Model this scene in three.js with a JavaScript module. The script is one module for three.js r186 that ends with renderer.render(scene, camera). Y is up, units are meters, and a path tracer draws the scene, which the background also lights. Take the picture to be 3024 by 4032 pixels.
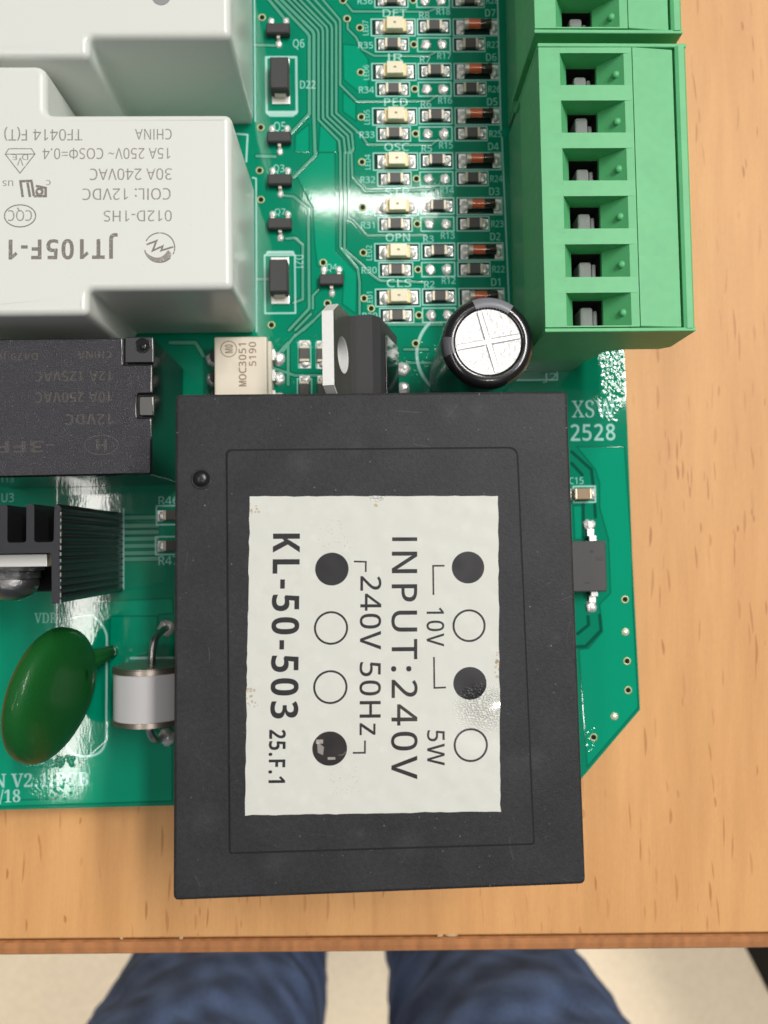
import * as THREE from 'three';
import { RoundedBoxGeometry } from 'three/addons/geometries/RoundedBoxGeometry.js';
import { mergeGeometries, toCreasedNormals, mergeVertices } from 'three/addons/utils/BufferGeometryUtils.js';
import { MarchingCubes } from 'three/addons/objects/MarchingCubes.js';
import { RectAreaLightUniformsLib } from 'three/addons/lights/RectAreaLightUniformsLib.js';
import { createNoise2D, createNoise3D } from 'simplex-noise';

// ---------------------------------------------------------------- camera, light, exposure
const scene = new THREE.Scene();
const MM = 0.001;
const camera = new THREE.PerspectiveCamera(67.3, 768 / 1024, 0.004, 20);
{
  // the phone is held 95.6 mm above the board, tipped a few degrees
  const right = new THREE.Vector3(0.999599, 0.023227, 0.016171), up = new THREE.Vector3(0.015119, 0.044754, -0.998884), back = new THREE.Vector3(-0.023925, 0.998728, 0.044385);
  camera.matrixAutoUpdate = true;
  camera.position.set(0, 95.6 * MM, 0);
  camera.quaternion.setFromRotationMatrix(new THREE.Matrix4().makeBasis(right, up, back));
  camera.focus = 0.074; camera.userData.fStop = 42;
  camera.updateMatrixWorld();
}
const renderer = new THREE.WebGLRenderer({ antialias: true });
renderer.setSize(768, 1024);
renderer.toneMapping = THREE.LinearToneMapping;
renderer.toneMappingExposure = 0.90;
renderer.shadowMap.enabled = true;
scene.background = new THREE.Color(0.145, 0.15, 0.148);       // even light of the lit room
RectAreaLightUniformsLib.init();
// ceiling battens (position of the centre, length along x or z, width, strength)
const LAMPS = [
  { at: [-0.755, 2.0, 0.09], size: [0.07, 1.12], turn: -0.1, power: 23, label: 'long white ceiling batten to the left of the desk' },
  { at: [0.74, 2.0, -1.05], size: [0.12, 1.3], power: 66, label: 'white ceiling batten right of the desk, the one nearer to the green terminals' },
  { at: [0.03, 2.0, -0.95], size: [0.36, 0.055], power: 34, label: 'short white ceiling batten across the desk, ahead of the viewer' },
  { at: [1.10, 2.0, -0.60], size: [0.16, 1.3], power: 50, label: 'white ceiling batten right of the desk, the outermost one' },
  { at: [0.37, 2.0, 0.45], size: [0.22, 0.08], power: 62, label: 'short white ceiling batten across, over the standing person' },
  { at: [-0.05, 2.0, 1.15], size: [1.1, 0.14], power: 120, label: 'white ceiling batten behind the standing person' },
];

// ---------------------------------------------------------------- helpers
let seed = 7;
const rnd = () => { seed = (seed * 1664525 + 1013904223) >>> 0; return seed / 4294967296; };
const rr = (a, b) => a + (b - a) * rnd();
const n2 = createNoise2D(rnd), n3 = createNoise3D(rnd);
const used = new Map();
function numbered(name) { const k = used.get(name) || 0; used.set(name, k + 1); return k ? `${name}_${String(k).padStart(3, '0')}` : name; }
function tag(o, label, category, group, kind) {
  if (label) o.userData.label = label;
  if (category) o.userData.category = category;
  if (group) o.userData.group = group;
  if (kind) o.userData.kind = kind;
  return o;
}
function mesh(name, geo, mat, parent) {       // geometry in millimetres
  if (Array.isArray(geo)) geo = merge(geo);
  const g = geo.clone(); g.scale(MM, MM, MM);
  const m = new THREE.Mesh(g, mat); m.name = numbered(name); m.castShadow = m.receiveShadow = true;
  (parent || scene).add(m); return m;
}
function group(name, parent, x = 0, y = 0, z = 0, turn = 0) {   // millimetres, relative to the parent
  const g = new THREE.Group(); g.name = numbered(name); g.position.set(x * MM, y * MM, z * MM); g.rotation.y = turn;
  (parent || scene).add(g); return g;
}
function copyOf(src, name, parent, x, y, z, turn = 0) {
  const c = src.clone(); c.name = numbered(name);
  c.traverse((o) => { if (o !== c) o.name = numbered(o.name.replace(/_[0-9]{3}$/, '')); });
  c.position.set(x * MM, y * MM, z * MM); c.rotation.y = turn; (parent || scene).add(c); return c;
}
function merge(list) {
  return mergeGeometries(list.map((g) => { g = g.index ? g.toNonIndexed() : g.clone(); for (const k of Object.keys(g.attributes)) if (!['position', 'normal', 'uv'].includes(k)) g.deleteAttribute(k); g.clearGroups?.(); return g; }));
}
const box = (x0, x1, y0, y1, z0, z1, r = 0.12, seg = 2) => {
  const w = x1 - x0, h = y1 - y0, d = z1 - z0; r = Math.min(r, w * 0.49, h * 0.49, d * 0.49);
  const g = r > 0 ? new RoundedBoxGeometry(w, h, d, seg, r) : new THREE.BoxGeometry(w, h, d);
  return g.translate((x0 + x1) / 2, (y0 + y1) / 2, (z0 + z1) / 2);
};
// closed outline with rounded corners; points are [x, z] or [x, z, radius]
function outline(pts, radius = 0) {
  const s = new THREE.Shape(), n = pts.length;
  for (let i = 0; i < n; i++) {
    const p = pts[i], a = pts[(i + n - 1) % n], b = pts[(i + 1) % n];
    let r = p[2] ?? radius;
    const la = Math.hypot(a[0] - p[0], a[1] - p[1]), lb = Math.hypot(b[0] - p[0], b[1] - p[1]);
    r = Math.min(r, la * 0.48, lb * 0.48);
    const pa = [p[0] + (a[0] - p[0]) / la * r, p[1] + (a[1] - p[1]) / la * r], pb = [p[0] + (b[0] - p[0]) / lb * r, p[1] + (b[1] - p[1]) / lb * r];
    if (!i) s.moveTo(pa[0], -pa[1]); else s.lineTo(pa[0], -pa[1]);
    if (r > 0) s.quadraticCurveTo(p[0], -p[1], pb[0], -pb[1]);
  }
  s.closePath(); return s;
}
// outline on the board raised from y0 to y1, top and bottom edges rounded by b
function prism(shape, y0, y1, b = 0, seg = 3, crease = 0.7) {
  const g = new THREE.ExtrudeGeometry(shape, { depth: y1 - y0 - 2 * b, bevelEnabled: b > 0, bevelThickness: b, bevelSize: b, bevelOffset: -b, bevelSegments: seg, curveSegments: 6 });
  g.translate(0, 0, y0 + b); g.rotateX(-Math.PI / 2);
  if (!crease) return g;
  const c = toCreasedNormals(g, crease), p = c.attributes.position, nn = c.attributes.normal, lid = g.groups[0];
  for (let i = lid.start; i < lid.start + lid.count; i++) { const up = p.getY(i) > (y0 + y1) / 2 ? 1 : -1; nn.setXYZ(i, 0, up, 0); }
  if (!c.groups.length) for (const k of g.groups) c.addGroup(k.start, k.count, k.materialIndex);
  return c;
}
// profile in x and height, drawn out along z
function profile(pts, z0, z1, b = 0) {
  const s = new THREE.Shape(pts.map((p) => new THREE.Vector2(p[0], p[1])));
  const g = new THREE.ExtrudeGeometry(s, { depth: z1 - z0 - 2 * b, bevelEnabled: b > 0, bevelThickness: b, bevelSize: b, bevelOffset: -b, bevelSegments: 2 });
  return g.translate(0, 0, z0 + b);
}
const cyl = (r0, r1, y0, y1, x, z, n = 24) => new THREE.CylinderGeometry(r1, r0, y1 - y0, n).translate(x, (y0 + y1) / 2, z);
function blob(rx, ry, rz, x, y, z, k = 0.15, n = 14) {          // a bead of solder
  const g = new THREE.SphereGeometry(1, n, Math.ceil(n * 0.7)), p = g.attributes.position, o = rr(0, 90);
  for (let i = 0; i < p.count; i++) {
    const v = new THREE.Vector3().fromBufferAttribute(p, i), s = 1 + k * n3(v.x * 1.3 + o, v.y * 1.3, v.z * 1.3);
    p.setXYZ(i, v.x * s * rx + x, v.y * s * ry + y, v.z * s * rz + z);
  }
  g.computeVertexNormals(); return g;
}
function tube(points, r, n = 24, rad = 8, closed = false) {
  return new THREE.TubeGeometry(new THREE.CatmullRomCurve3(points.map((p) => new THREE.Vector3(...p)), closed), n, r, rad, closed);
}
function canvasOf(w, h, fill) { const c = document.createElement('canvas'); c.width = w; c.height = h; const x = c.getContext('2d'); if (fill) { x.fillStyle = fill; x.fillRect(0, 0, w, h); } return [c, x]; }
function canvasTexture(c, srgb = true) { const t = new THREE.CanvasTexture(c); if (srgb) t.colorSpace = THREE.SRGBColorSpace; t.wrapS = t.wrapT = THREE.RepeatWrapping; t.magFilter = THREE.LinearFilter; return t; }
function dataTexture(n, f, rep = 1, srgb = false) {
  const d = new Uint8Array(n * n * 4);
  for (let y = 0; y < n; y++) for (let x = 0; x < n; x++) { const v = f(x / n, y / n), k = (y * n + x) * 4; const a = Array.isArray(v) ? v : [v, v, v]; for (let j = 0; j < 3; j++) d[k + j] = Math.max(0, Math.min(255, a[j] * 255)); d[k + 3] = 255; }
  const t = new THREE.DataTexture(d, n, n); t.wrapS = t.wrapT = THREE.RepeatWrapping; t.magFilter = THREE.LinearFilter; t.repeat.set(rep, rep); if (srgb) t.colorSpace = THREE.SRGBColorSpace; t.needsUpdate = true; return t;
}
// text fitted into a box x0..x1, y0..y1 (canvas pixels); turn 0, 1, 2, 3 quarter turns clockwise
function print(ctx, str, x0, y0, x1, y1, turn = 0, font = 'sans-serif', weight = '', spacing = 0, fat = 0) {
  let w = Math.abs(x1 - x0), h = Math.abs(y1 - y0); const cx = (x0 + x1) / 2, cy = (y0 + y1) / 2;
  if (turn % 2) [w, h] = [h, w];
  ctx.save(); ctx.translate(cx, cy); ctx.rotate(turn * Math.PI / 2); ctx.font = `${weight} 100px ${font}`;
  ctx.textAlign = 'left'; ctx.textBaseline = 'alphabetic';
  const plainI = font === 'sans-serif', bar = weight === 'bold' ? 15 : 9.5;
  const chars = [...str], adv = chars.map((c) => (c === 'I' && plainI ? bar + 16 : ctx.measureText(c).width) + spacing), full = adv.reduce((a, b) => a + b, -spacing);
  ctx.scale(w / full, h / 72); let x = -full / 2;
  chars.forEach((c, i) => { if (c === 'I' && plainI) { ctx.fillRect(x + 8, -36, bar, 72); x += adv[i]; return; } ctx.fillText(c, x, 36); if (fat) { ctx.lineWidth = fat; ctx.strokeText(c, x, 36); } x += adv[i]; });
  ctx.restore();
}
const lin = (r, g, b) => new THREE.Color().setRGB(r, g, b);
const std = (o) => new THREE.MeshStandardMaterial(o), phys = (o) => new THREE.MeshPhysicalMaterial(o);

// fine relief shared by the plastics: uv of most parts are 0..1 or millimetres
const grain = dataTexture(256, (x, y) => 0.5 + 0.5 * (rnd() - 0.5) + 0.25 * n2(x * 40, y * 40));
const greenGrain = dataTexture(256, (x, y) => 0.5 + 0.3 * (rnd() - 0.5) + 0.2 * n2(x * 50, y * 50)), greenTone = dataTexture(256, (x, y) => { const v = 0.95 + 0.05 * n2(x * 3, y * 3) + 0.03 * n2(x * 13, y * 13) - (rnd() > 0.9997 ? 0.3 : 0); return [v, v, v]; });
greenGrain.repeat.set(1 / 9, 1 / 9); greenTone.repeat.set(1 / 21, 1 / 21);
const M = {
  solder: std({ color: lin(0.88, 0.87, 0.85), metalness: 0.5, roughness: 0.36 }),
  tinned: std({ color: lin(0.72, 0.68, 0.60), metalness: 0.6, roughness: 0.42 }),
  steel: std({ color: lin(0.55, 0.55, 0.55), metalness: 0.9, roughness: 0.32 }),
  blackPlastic: std({ color: lin(0.012, 0.0125, 0.014), roughness: 0.08 }),
  chipBlack: std({ color: lin(0.045, 0.045, 0.048), roughness: 0.6 }),
  greyChip: std({ color: lin(0.085, 0.085, 0.082), roughness: 0.65 }),
  resistor: std({ color: lin(0.085, 0.08, 0.075), roughness: 0.5 }),
  endCap: std({ color: lin(0.66, 0.60, 0.48), metalness: 0.5, roughness: 0.45 }),
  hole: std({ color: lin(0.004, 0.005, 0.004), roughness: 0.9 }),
  annulus: std({ color: lin(0.42, 0.50, 0.26), metalness: 0.4, roughness: 0.4 }),
  ledBody: phys({ color: lin(0.82, 0.66, 0.34), roughness: 0.35, clearcoat: 0.5, clearcoatRoughness: 0.2 }),
  ledLens: phys({ color: lin(0.88, 0.81, 0.60), roughness: 0.25, clearcoat: 0.8, clearcoatRoughness: 0.15 }),
  orangeGlass: phys({ color: lin(0.80, 0.15, 0.045), roughness: 0.2, clearcoat: 1, clearcoatRoughness: 0.1 }),
  darkGlass: phys({ color: lin(0.035, 0.012, 0.008), roughness: 0.2, clearcoat: 1, clearcoatRoughness: 0.1 }),
  relayWhite: phys({ color: lin(0.735, 0.755, 0.715), roughness: 0.28 }),
  green: phys({ color: lin(0.115, 0.51, 0.21), roughness: 0.48, bumpMap: greenGrain, bumpScale: 0.000012, map: greenTone }),
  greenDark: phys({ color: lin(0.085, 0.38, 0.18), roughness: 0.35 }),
  sleeve: phys({ color: lin(0.008, 0.008, 0.010), roughness: 0.22, clearcoat: 0.6, clearcoatRoughness: 0.12 }),
  greySleeve: phys({ color: lin(0.20, 0.205, 0.23), roughness: 0.35 }),
  varistor: phys({ color: lin(0.008, 0.10, 0.018), roughness: 0.5, clearcoat: 0.2, clearcoatRoughness: 0.1, specularIntensity: 0.35, bumpMap: grain, bumpScale: 0.00003 }),
  ceramic: phys({ color: lin(0.78, 0.76, 0.78), roughness: 0.4 }),
  optoWhite: std({ color: lin(0.72, 0.66, 0.55), roughness: 0.5 }),
  tabMetal: std({ color: lin(0.72, 0.72, 0.70), metalness: 0.55, roughness: 0.5 }),
  tanCap: std({ color: lin(0.33, 0.22, 0.12), roughness: 0.5 }),
};

// ---------------------------------------------------------------- floor, desk
{
  const floorTex = dataTexture(512, (x, y) => { const v = 0.97 + 0.02 * n2(x * 6, y * 6) + 0.04 * (rnd() - 0.5); return [v * 0.93, v * 0.86, v * 0.75]; }, 4, true);
  const g = new THREE.PlaneGeometry(8000, 8000).rotateX(-Math.PI / 2).translate(0, -745, 0);
  tag(mesh('floor', g, std({ map: floorTex, roughness: 0.7 })), 'pale beige floor far below the desk edge', null, null, 'structure');
}
const DESK = -4.0, TILT = -0.01885;       // top of the desk, turn of its front edge against the board
const desk = group('desk', null, 0, DESK, 49.32, TILT);
tag(desk, 'beech wood desk with an orange brown edge band along its front', 'desk');
{
  const N = 2048, [c, x] = canvasOf(N, N), [cb, xb] = canvasOf(N, N, '#808080'), MMW = 130, S = N / MMW;   // 130 mm of veneer
  const img = x.createImageData(N, N), d = img.data;
  for (let j = 0; j < N; j++) for (let i = 0; i < N; i++) {
    const u = i / S, v = j / S, k = (j * N + i) * 4;
    const a = n2(u * 0.10, v * 0.018) * 0.5 + n2(u * 0.42 + 9, v * 0.05) * 0.3 + n2(u * 2.2, v * 0.12 + 5) * 0.16 + (rnd() - 0.5) * 0.34 + n2(u * 7, v * 0.7) * 0.22;
    const t = 1 + 0.055 * a;
    d[k] = 215 * t; d[k + 1] = 159 * (1 + 0.075 * a); d[k + 2] = 101 * (1 + 0.10 * a); d[k + 3] = 255;
  }
  x.putImageData(img, 0, 0);
  for (let i = 0; i < 1000; i++) {                                // rays of the beech: short dark flecks along the grain
    const px = rnd() * N, pz = rnd() * N, len = rr(1.0, 4.6) * S, w = rr(0.18, 0.62) * S, lean = rr(-0.06, 0.12), al = rr(0.08, 0.52);
    for (const [ctx, col] of [[x, `rgba(150,88,40,${al})`], [xb, `rgba(60,60,60,${al * 0.8})`]]) for (const oz of [0, -N, N]) {
      ctx.fillStyle = col; ctx.beginPath();
      const z0 = pz + oz;
      ctx.moveTo(px, z0); ctx.quadraticCurveTo(px + w + lean * len * 0.5, z0 + len * rr(0.45, 0.55), px + lean * len, z0 + len); ctx.quadraticCurveTo(px - w * 0.3 + lean * len * 0.5, z0 + len * 0.5, px, z0); ctx.fill();
    }
  }
  const map = canvasTexture(c), bump = canvasTexture(cb, false);
  for (const t of [map, bump]) t.repeat.set(1 / MMW, 1 / MMW);
  const wood = phys({ map, bumpMap: bump, bumpScale: 0.00003, roughness: 0.55 });
  const top = new THREE.Shape([[-700, 0], [700, 0], [700, 600], [-700, 600]].map((p) => new THREE.Vector2(...p)));
  const g = new THREE.ExtrudeGeometry(top, { depth: 24, bevelEnabled: true, bevelThickness: 0.25, bevelSize: 0.25, bevelOffset: -0.25, bevelSegments: 1 }).rotateX(-Math.PI / 2).translate(0, -24.25, 0);
  mesh('desk_top', g, wood, desk);
  const band = [[0.32, -24], [0.32, -0.55], [0.5, -0.28], [1.2, -0.3], [1.9, -0.42], [2.15, -0.75], [2.2, -24]];
  const bt = dataTexture(256, (u, v) => { const a = 1 + 0.08 * n2(u * 4, v * 30) + 0.05 * (rnd() - 0.5); return [0.70 * a, 0.475 * a, 0.30 * a]; }, 0.02, true);
  const bg = profile(band.map((p) => [p[0], p[1]]), -700, 700);
  bg.rotateY(-Math.PI / 2);                                     // profile's x now points along +z, its length along -x
  mesh('edge_band', bg, phys({ map: bt, roughness: 0.45 }), desk);
  mesh('glue_line', box(-700, 700, -24, -1.0, -0.05, 0.4, 0), std({ color: lin(0.03, 0.016, 0.008), roughness: 0.9 }), desk);
  const chipM = std({ color: lin(0.55, 0.38, 0.22), roughness: 0.8 });
  for (const [cx, w] of [[8.6, 0.5], [10.0, 0.9], [-24, 0.3], [-31.5, 0.25]]) mesh('chipped_edge', blob(w, 0.16, 0.22, cx, -0.05, -0.1, 0.4, 8), chipM, desk);
}

// ---------------------------------------------------------------- circuit board
const board = group('circuit_board', null, 0, 0, 0);
tag(board, 'green circuit board with relays, a transformer and rows of small parts, lying on the desk', 'circuit board');
const BX = -50, BZ = -92, BW = 86, BH = 124, BS = 16.4;         // millimetres covered by the print, pixels per millimetre
const rows = [-73.3, -67.45, -61.6, -55.75, -49.9, -44.05, -38.2, -32.35];
const vias = [];                                                // [x, z, filled]
{
  const W = Math.round(BW * BS), H = Math.round(BH * BS);
  const [c, x] = canvasOf(W, H), [cb, xb] = canvasOf(W, H, '#606060');
  const X = (v) => (v - BX) * BS, Z = (v) => (v - BZ) * BS;
  x.fillStyle = 'rgb(0,133,101)'; x.fillRect(0, 0, W, H);
  const mask = (a) => a;
  const poly = (ctx, p, style, fill = true, w = 1) => { ctx.beginPath(); for (let i = 0; i < p.length; i += 2) i ? ctx.lineTo(X(p[i]), Z(p[i + 1])) : ctx.moveTo(X(p[i]), Z(p[i + 1])); if (fill) { ctx.fillStyle = style; ctx.closePath(); ctx.fill(); } else { ctx.strokeStyle = style; ctx.lineWidth = w * BS; ctx.lineJoin = 'round'; ctx.lineCap = 'round'; ctx.stroke(); } };
  const pour = (...p) => { poly(x, p, 'rgb(0,151,116)'); poly(xb, p, '#707070'); poly(x, [...p, p[0], p[1]], 'rgba(0,98,72,0.6)', false, 0.2); };
  // copper areas under the green mask
  pour(-2.00, -64.16, -0.16, -63.98, 1.21, -62.16, 1.15, -57.92, -0.24, -58.01, -1.72, -59.28, -1.98, -59.55);
  pour(-2.09, -57.93, -0.44, -56.39, -0.48, -54.06, -2.12, -55.32);
  pour(-8.25, -47.19, -6.02, -48.96, -5.19, -50.03, -3.22, -50.02, -3.27, -37.22, -0.65, -34.50, -0.84, -29.22, -2.55, -30.53, -2.26, -34.63, -5.61, -35.36, -5.92, -38.19, -6.09, -42.91);
  pour(-5.03, -53.80, -2.96, -51.56, -2.98, -50.02, -5.34, -50.03);
  pour(-8.19, -52.29, -6.43, -53.72, -6.47, -50.03, -8.30, -50.04);
  pour(25.98, -4.67, 27.09, -4.65, 26.97, -0.39, 26.06, -0.40);
  pour(26.64, -12.07, 32.66, -11.99, 33.21, 1.91, 33.10, 7.75, 33.40, 20.51, 26.83, 27.61, 26.20, 13.25, 27.41, 13.10, 29.20, 11.09, 28.95, 7.68, 30.37, 6.33, 30.31, -0.37, 29.30, -4.35, 29.38, -7.47, 28.91, -9.17);
  pour(-33.46, 6.26, -23.94, 6.01, -23.81, 7.84, -25.63, 7.95, -25.77, 8.88, -32.35, 8.52);
  pour(-31.51, 8.05, -25.77, 8.16, -25.78, 12.50, -28.16, 13.01, -28.31, 19.69, -24.01, 23.94, -24.04, 30.56, -44.74, 30.75, -44.77, 26.23, -35.11, 26.18, -34.28, 25.09, -31.93, 23.07, -31.65, 14.06);
  pour(-48, -26, -38, -26, -38, 30, -48, 30);
  // conductors
  const wire = (w, ...p) => { poly(x, p, 'rgb(0,86,66)', false, w + 0.3); poly(xb, p, '#5a5a5a', false, w + 0.3); };
  const wire2 = (w, ...p) => { poly(x, p, 'rgb(92,166,140)', false, w * 1.2); poly(xb, p, '#7c7c7c', false, w); };
  const runs = [];
  const run = (w, ...p) => runs.push([w, ...p]);
  run(0.34, -11.77, -70.51, -9.43, -67.56, -9.18, -67.24, -9.19, -66.52);
  run(0.34, -11.02, -70.51, -6.51, -65.61, -6.29, -65.20, -6.39, -55.06, -8.71, -52.56);
  run(0.34, -10.28, -70.51, -5.85, -65.88, -5.69, -65.43, -5.82, -55.06, -5.73, -50.03, -5.60, -50.03, -5.78, -49.55, -8.48, -46.83);
  run(0.26, -9.40, -70.51, -5.23, -66.06, -5.10, -65.61, -5.24, -54.25, -2.66, -51.51, -2.55, -50.02, -2.52, -50.02, -2.69, -37.69, -0.52, -34.97, -0.32, -33.20, -0.38, -29.22);
  run(0.26, -8.69, -70.51, -4.65, -66.33, -4.53, -65.88, -4.67, -54.47, -2.08, -51.91, -1.89, -50.01, -1.99, -50.01, -2.17, -37.45, 0.18, -35.32, 1.10, -34.25, 2.24, -33.42, 7.85, -33.17);
  run(0.26, -7.90, -70.51, -4.08, -66.42, -3.98, -65.97, -4.13, -54.70, -1.55, -52.18, -1.32, -50.01, -1.53, -50.01, -1.59, -41.46, -1.01, -41.22, 0.47, -39.44, 0.84, -39.20, 8.23, -39.22);
  run(0.26, -6.93, -70.51, -3.51, -66.70, -3.38, -66.24, -3.53, -54.92, -1.03, -52.45, -0.88, -50.56, -1.12, -50.01, -1.05, -46.91, 0.21, -45.48, 0.59, -44.94, 9.03, -45.17, 9.99, -45.93);
  run(0.26, -5.97, -70.51, -2.93, -67.06, -2.83, -66.61, -2.98, -55.14, -0.49, -52.89, 0.20, -52.26, 0.95, -51.07, 9.14, -50.97, 9.97, -51.67);
  run(0.26, -4.91, -70.51, -2.40, -67.42, -2.31, -67.06, -2.43, -58.83, -0.44, -56.75, -0.19, -56.66, 8.97, -56.71, 9.94, -57.41);
  run(0.26, -1.75, -69.79, -0.71, -68.47, -0.43, -68.48, 8.91, -68.42, 9.89, -68.77);
  run(0.26, -1.38, -67.51, -1.36, -66.15, -0.32, -65.06, 0.45, -63.47, 1.95, -62.63, 8.94, -62.62, 9.78, -63.04);
  run(0.3, -13.31, -64.07, -10.43, -63.98);
  run(0.3, -9.67, -44.47, -8.51, -44.34, -6.67, -42.79, -6.71, -29.98, -9.27, -27.25);
  run(0.3, -9.49, -38.92, -8.45, -39.03, -7.42, -38.08, -7.50, -31.15, -8.66, -30.70);
  run(0.26, -6.49, -29.27, -8.47, -27.24); run(0.26, -4.64, -29.96, -7.43, -27.23); run(0.26, -5.53, -32.31, -6.23, -31.61, -6.25, -29.97);
  run(0.34, -13.09, -49.58, -10.77, -49.51); run(0.34, -11.62, -33.76, -13.12, -33.78);
  run(0.3, -11.31, -23.55, -9.40, -25.66, -9.45, -20.34); run(0.3, -10.04, -24.60, -8.76, -26.29, -6.20, -28.41); run(0.3, -11.32, -22.49, -8.60, -21.50, -4.81, -21.46);
  run(0.4, 3.31, -27.89, 9.89, -27.83); run(0.3, 5.16, -24.66, 8.13, -24.63); run(0.3, 5.34, -22.95, 8.94, -22.91);
  run(0.4, -24.07, -25.81, -20.94, -25.78, -19.90, -24.06);
  run(-0.1, 25.97, -11.43, 28.39, -9.18, 28.59, -6.97); run(-0.1, 25.93, -9.99, 27.20, -8.54); run(-0.1, 28.66, -5.15, 28.74, -3.20); run(-0.1, 27.22, -4.91, 27.17, -0.77);
  run(-0.1, 28.91, 9.04, 29.03, 10.92, 27.08, 12.84, 25.87, 12.90); run(-0.1, 27.44, 9.19, 27.50, 10.21, 26.09, 11.29);
  for (const k of [240, 310, 365, 420, 480, 540, 590]) run(0.42, ...[[1070, k], [1360, k]].flatMap(([a, b]) => [-29.9 + (a - 1070) * 0.0143, -4.0 + (b - 240) * 0.0146]));
  for (const r of runs) wire(Math.abs(r[0]), ...r.slice(1));
  for (const r of runs) if (r[0] > 0) wire2(...r);
  // bare pads show as dark mask openings round the solder
  const open = (x0, z0, x1, z1) => { x.fillStyle = 'rgb(26,58,52)'; x.fillRect(X(x0), Z(z0), (x1 - x0) * BS, (z1 - z0) * BS); };
  // white legend
  const SILK = 'rgba(186,222,216,0.92)';
  x.strokeStyle = x.fillStyle = SILK;
  const rect = (x0, z0, x1, z1, w = 0.17) => { x.strokeStyle = SILK; x.lineWidth = w * BS; x.strokeRect(X(x0), Z(z0), (x1 - x0) * BS, (z1 - z0) * BS); };
  const line = (w, ...p) => poly(x, p, SILK, false, w);
  const word = (s, x0, z0, x1, z1, turn = 0, font = 'sans-serif', weight = '') => { x.fillStyle = SILK; print(x, s, X(x0), Z(z0), X(x1), Z(z1), turn, font, weight); };
  const names = ['', 'DET', 'IR', 'PED', 'OSC', 'STP', 'OPN', 'CLS'];
  rows.forEach((z, i) => {
    const k = 8 - i;
    open(1.75, z + 0.12, 7.15, z + 2.08); open(7.7, z + 0.12, 11.65, z + 1.9); open(12.3, z + 0.12, 17.8, z + 2.08); open(2.27, z + 2.56, 6.3, z + 4.2); open(12.25, z + 2.56, 16.1, z + 4.2);
    rect(1.65, z, 7.27, z + 2.2); rect(7.58, z, 11.76, z + 2.05); rect(12.18, z, 17.9, z + 2.2);
    rect(2.15, z + 2.45, 6.41, z + 4.28); rect(7.54, z + 2.47, 11.72, z + 4.28); rect(12.13, z + 2.45, 16.2, z + 4.28);
    if (names[i]) word(names[i], 4.62 - names[i].length * 0.55, z - 1.33, 4.62 + names[i].length * 0.55, z - 0.27);
    word('R' + (k + 1), 7.7, z - 1.0, 9.2, z - 0.12); word('R' + (k + 11), 9.95, z - 1.5, 11.85, z - 0.6); word('D' + k, 16.2, z - 1.3, 17.7, z - 0.35);
    word('R' + (28 + k), -0.15, z + 2.95, 1.9, z + 3.85); word('R' + (20 + k), 16.4, z + 2.9, 18.1, z + 3.8);
    word('LED' + k, 0.62, z + 0.15, 1.3, z + 2.2, 3);
    vias.push([0.2, z + 1.15], [7.08, z + 3.35]);
  });
  line(0.2, 17.95, -75, 18.0, -52.9); line(0.2, 18.1, -51.9, 18.5, -31); line(0.2, 18.5, -31, 18.6, -20.6, 24.4, -20.6, 24.4, -21.7);
  // small transistors, diodes
  for (const [s, a] of [['Q6', [-8.45, -64.80, -6.88, -63.71]], ['Q5', [-10.96, -53.96, -9.36, -52.79]], ['Q3', [-11.08, -48.45, -9.58, -47.49]], ['Q7', [-10.96, -42.76, -9.52, -41.98]], ['Q4', [-4.56, -35.70, -3.13, -34.81]]]) word(s, ...a);
  word('D22', -7.63, -59.38, -5.50, -58.34);
  word('D21', -8.48, -36.91, -7.34, -34.96, 1);
  rect(-11.80, -62.45, -7.98, -55.29, 0.32); line(0.5, -11.61, -55.17, -8.16, -55.16); line(0.3, -11.82, -55.35, -11.35, -54.81, -8.47, -54.80, -7.94, -55.34);
  rect(-12.23, -36.82, -8.44, -29.41, 0.24); line(0.4, -11.82, -37.17, -8.70, -37.15); line(0.25, -12.23, -36.70, -11.70, -37.23, -8.82, -37.21, -8.36, -36.67);
  line(0.22, -13.22, -69.96, -13.26, -54.10); line(0.22, -13.64, -46.80, -13.21, -46.69, -13.34, -27.09);
  line(0.25, -15.61, -52.47, -14.23, -52.35, -14.43, -48.86);
  word('J2', 22.75, -21.40, 24.46, -20.47); line(0.24, 20.70, -21.84, 24.49, -21.80);
  word('XSW', 26.08, -17.96, 31.72, -15.80, 0, 'serif'); word('2528', 25.74, -14.82, 31.70, -12.85, 0, 'monospace', 'bold');
  word('C15', 25.49, -8.24, 27.42, -7.37);
  rect(26.05, -7.07, 28.79, -5.08, 0.22);
  word('U3', -44.89, -7.25, -43.21, -6.16); word('VDR1', -40.71, 7.54, -37.29, 8.72, 0, 'serif');
  word('DESIGN V2.1.PCB', -52.45, 26.81, -34.07, 28.47, 0, 'serif', 'bold'); word('2024/4/18', -50.51, 28.77, -42.27, 30.26, 0, 'serif', 'bold');
  rect(-25.84, -5.41, -21.93, -3.07, 0.2); rect(-25.95, -1.58, -21.95, 0.61, 0.2); word('R47', -25.75, 0.83, -23.08, 1.93); word('R46', -25.73, -6.54, -23.05, -5.58);
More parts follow.
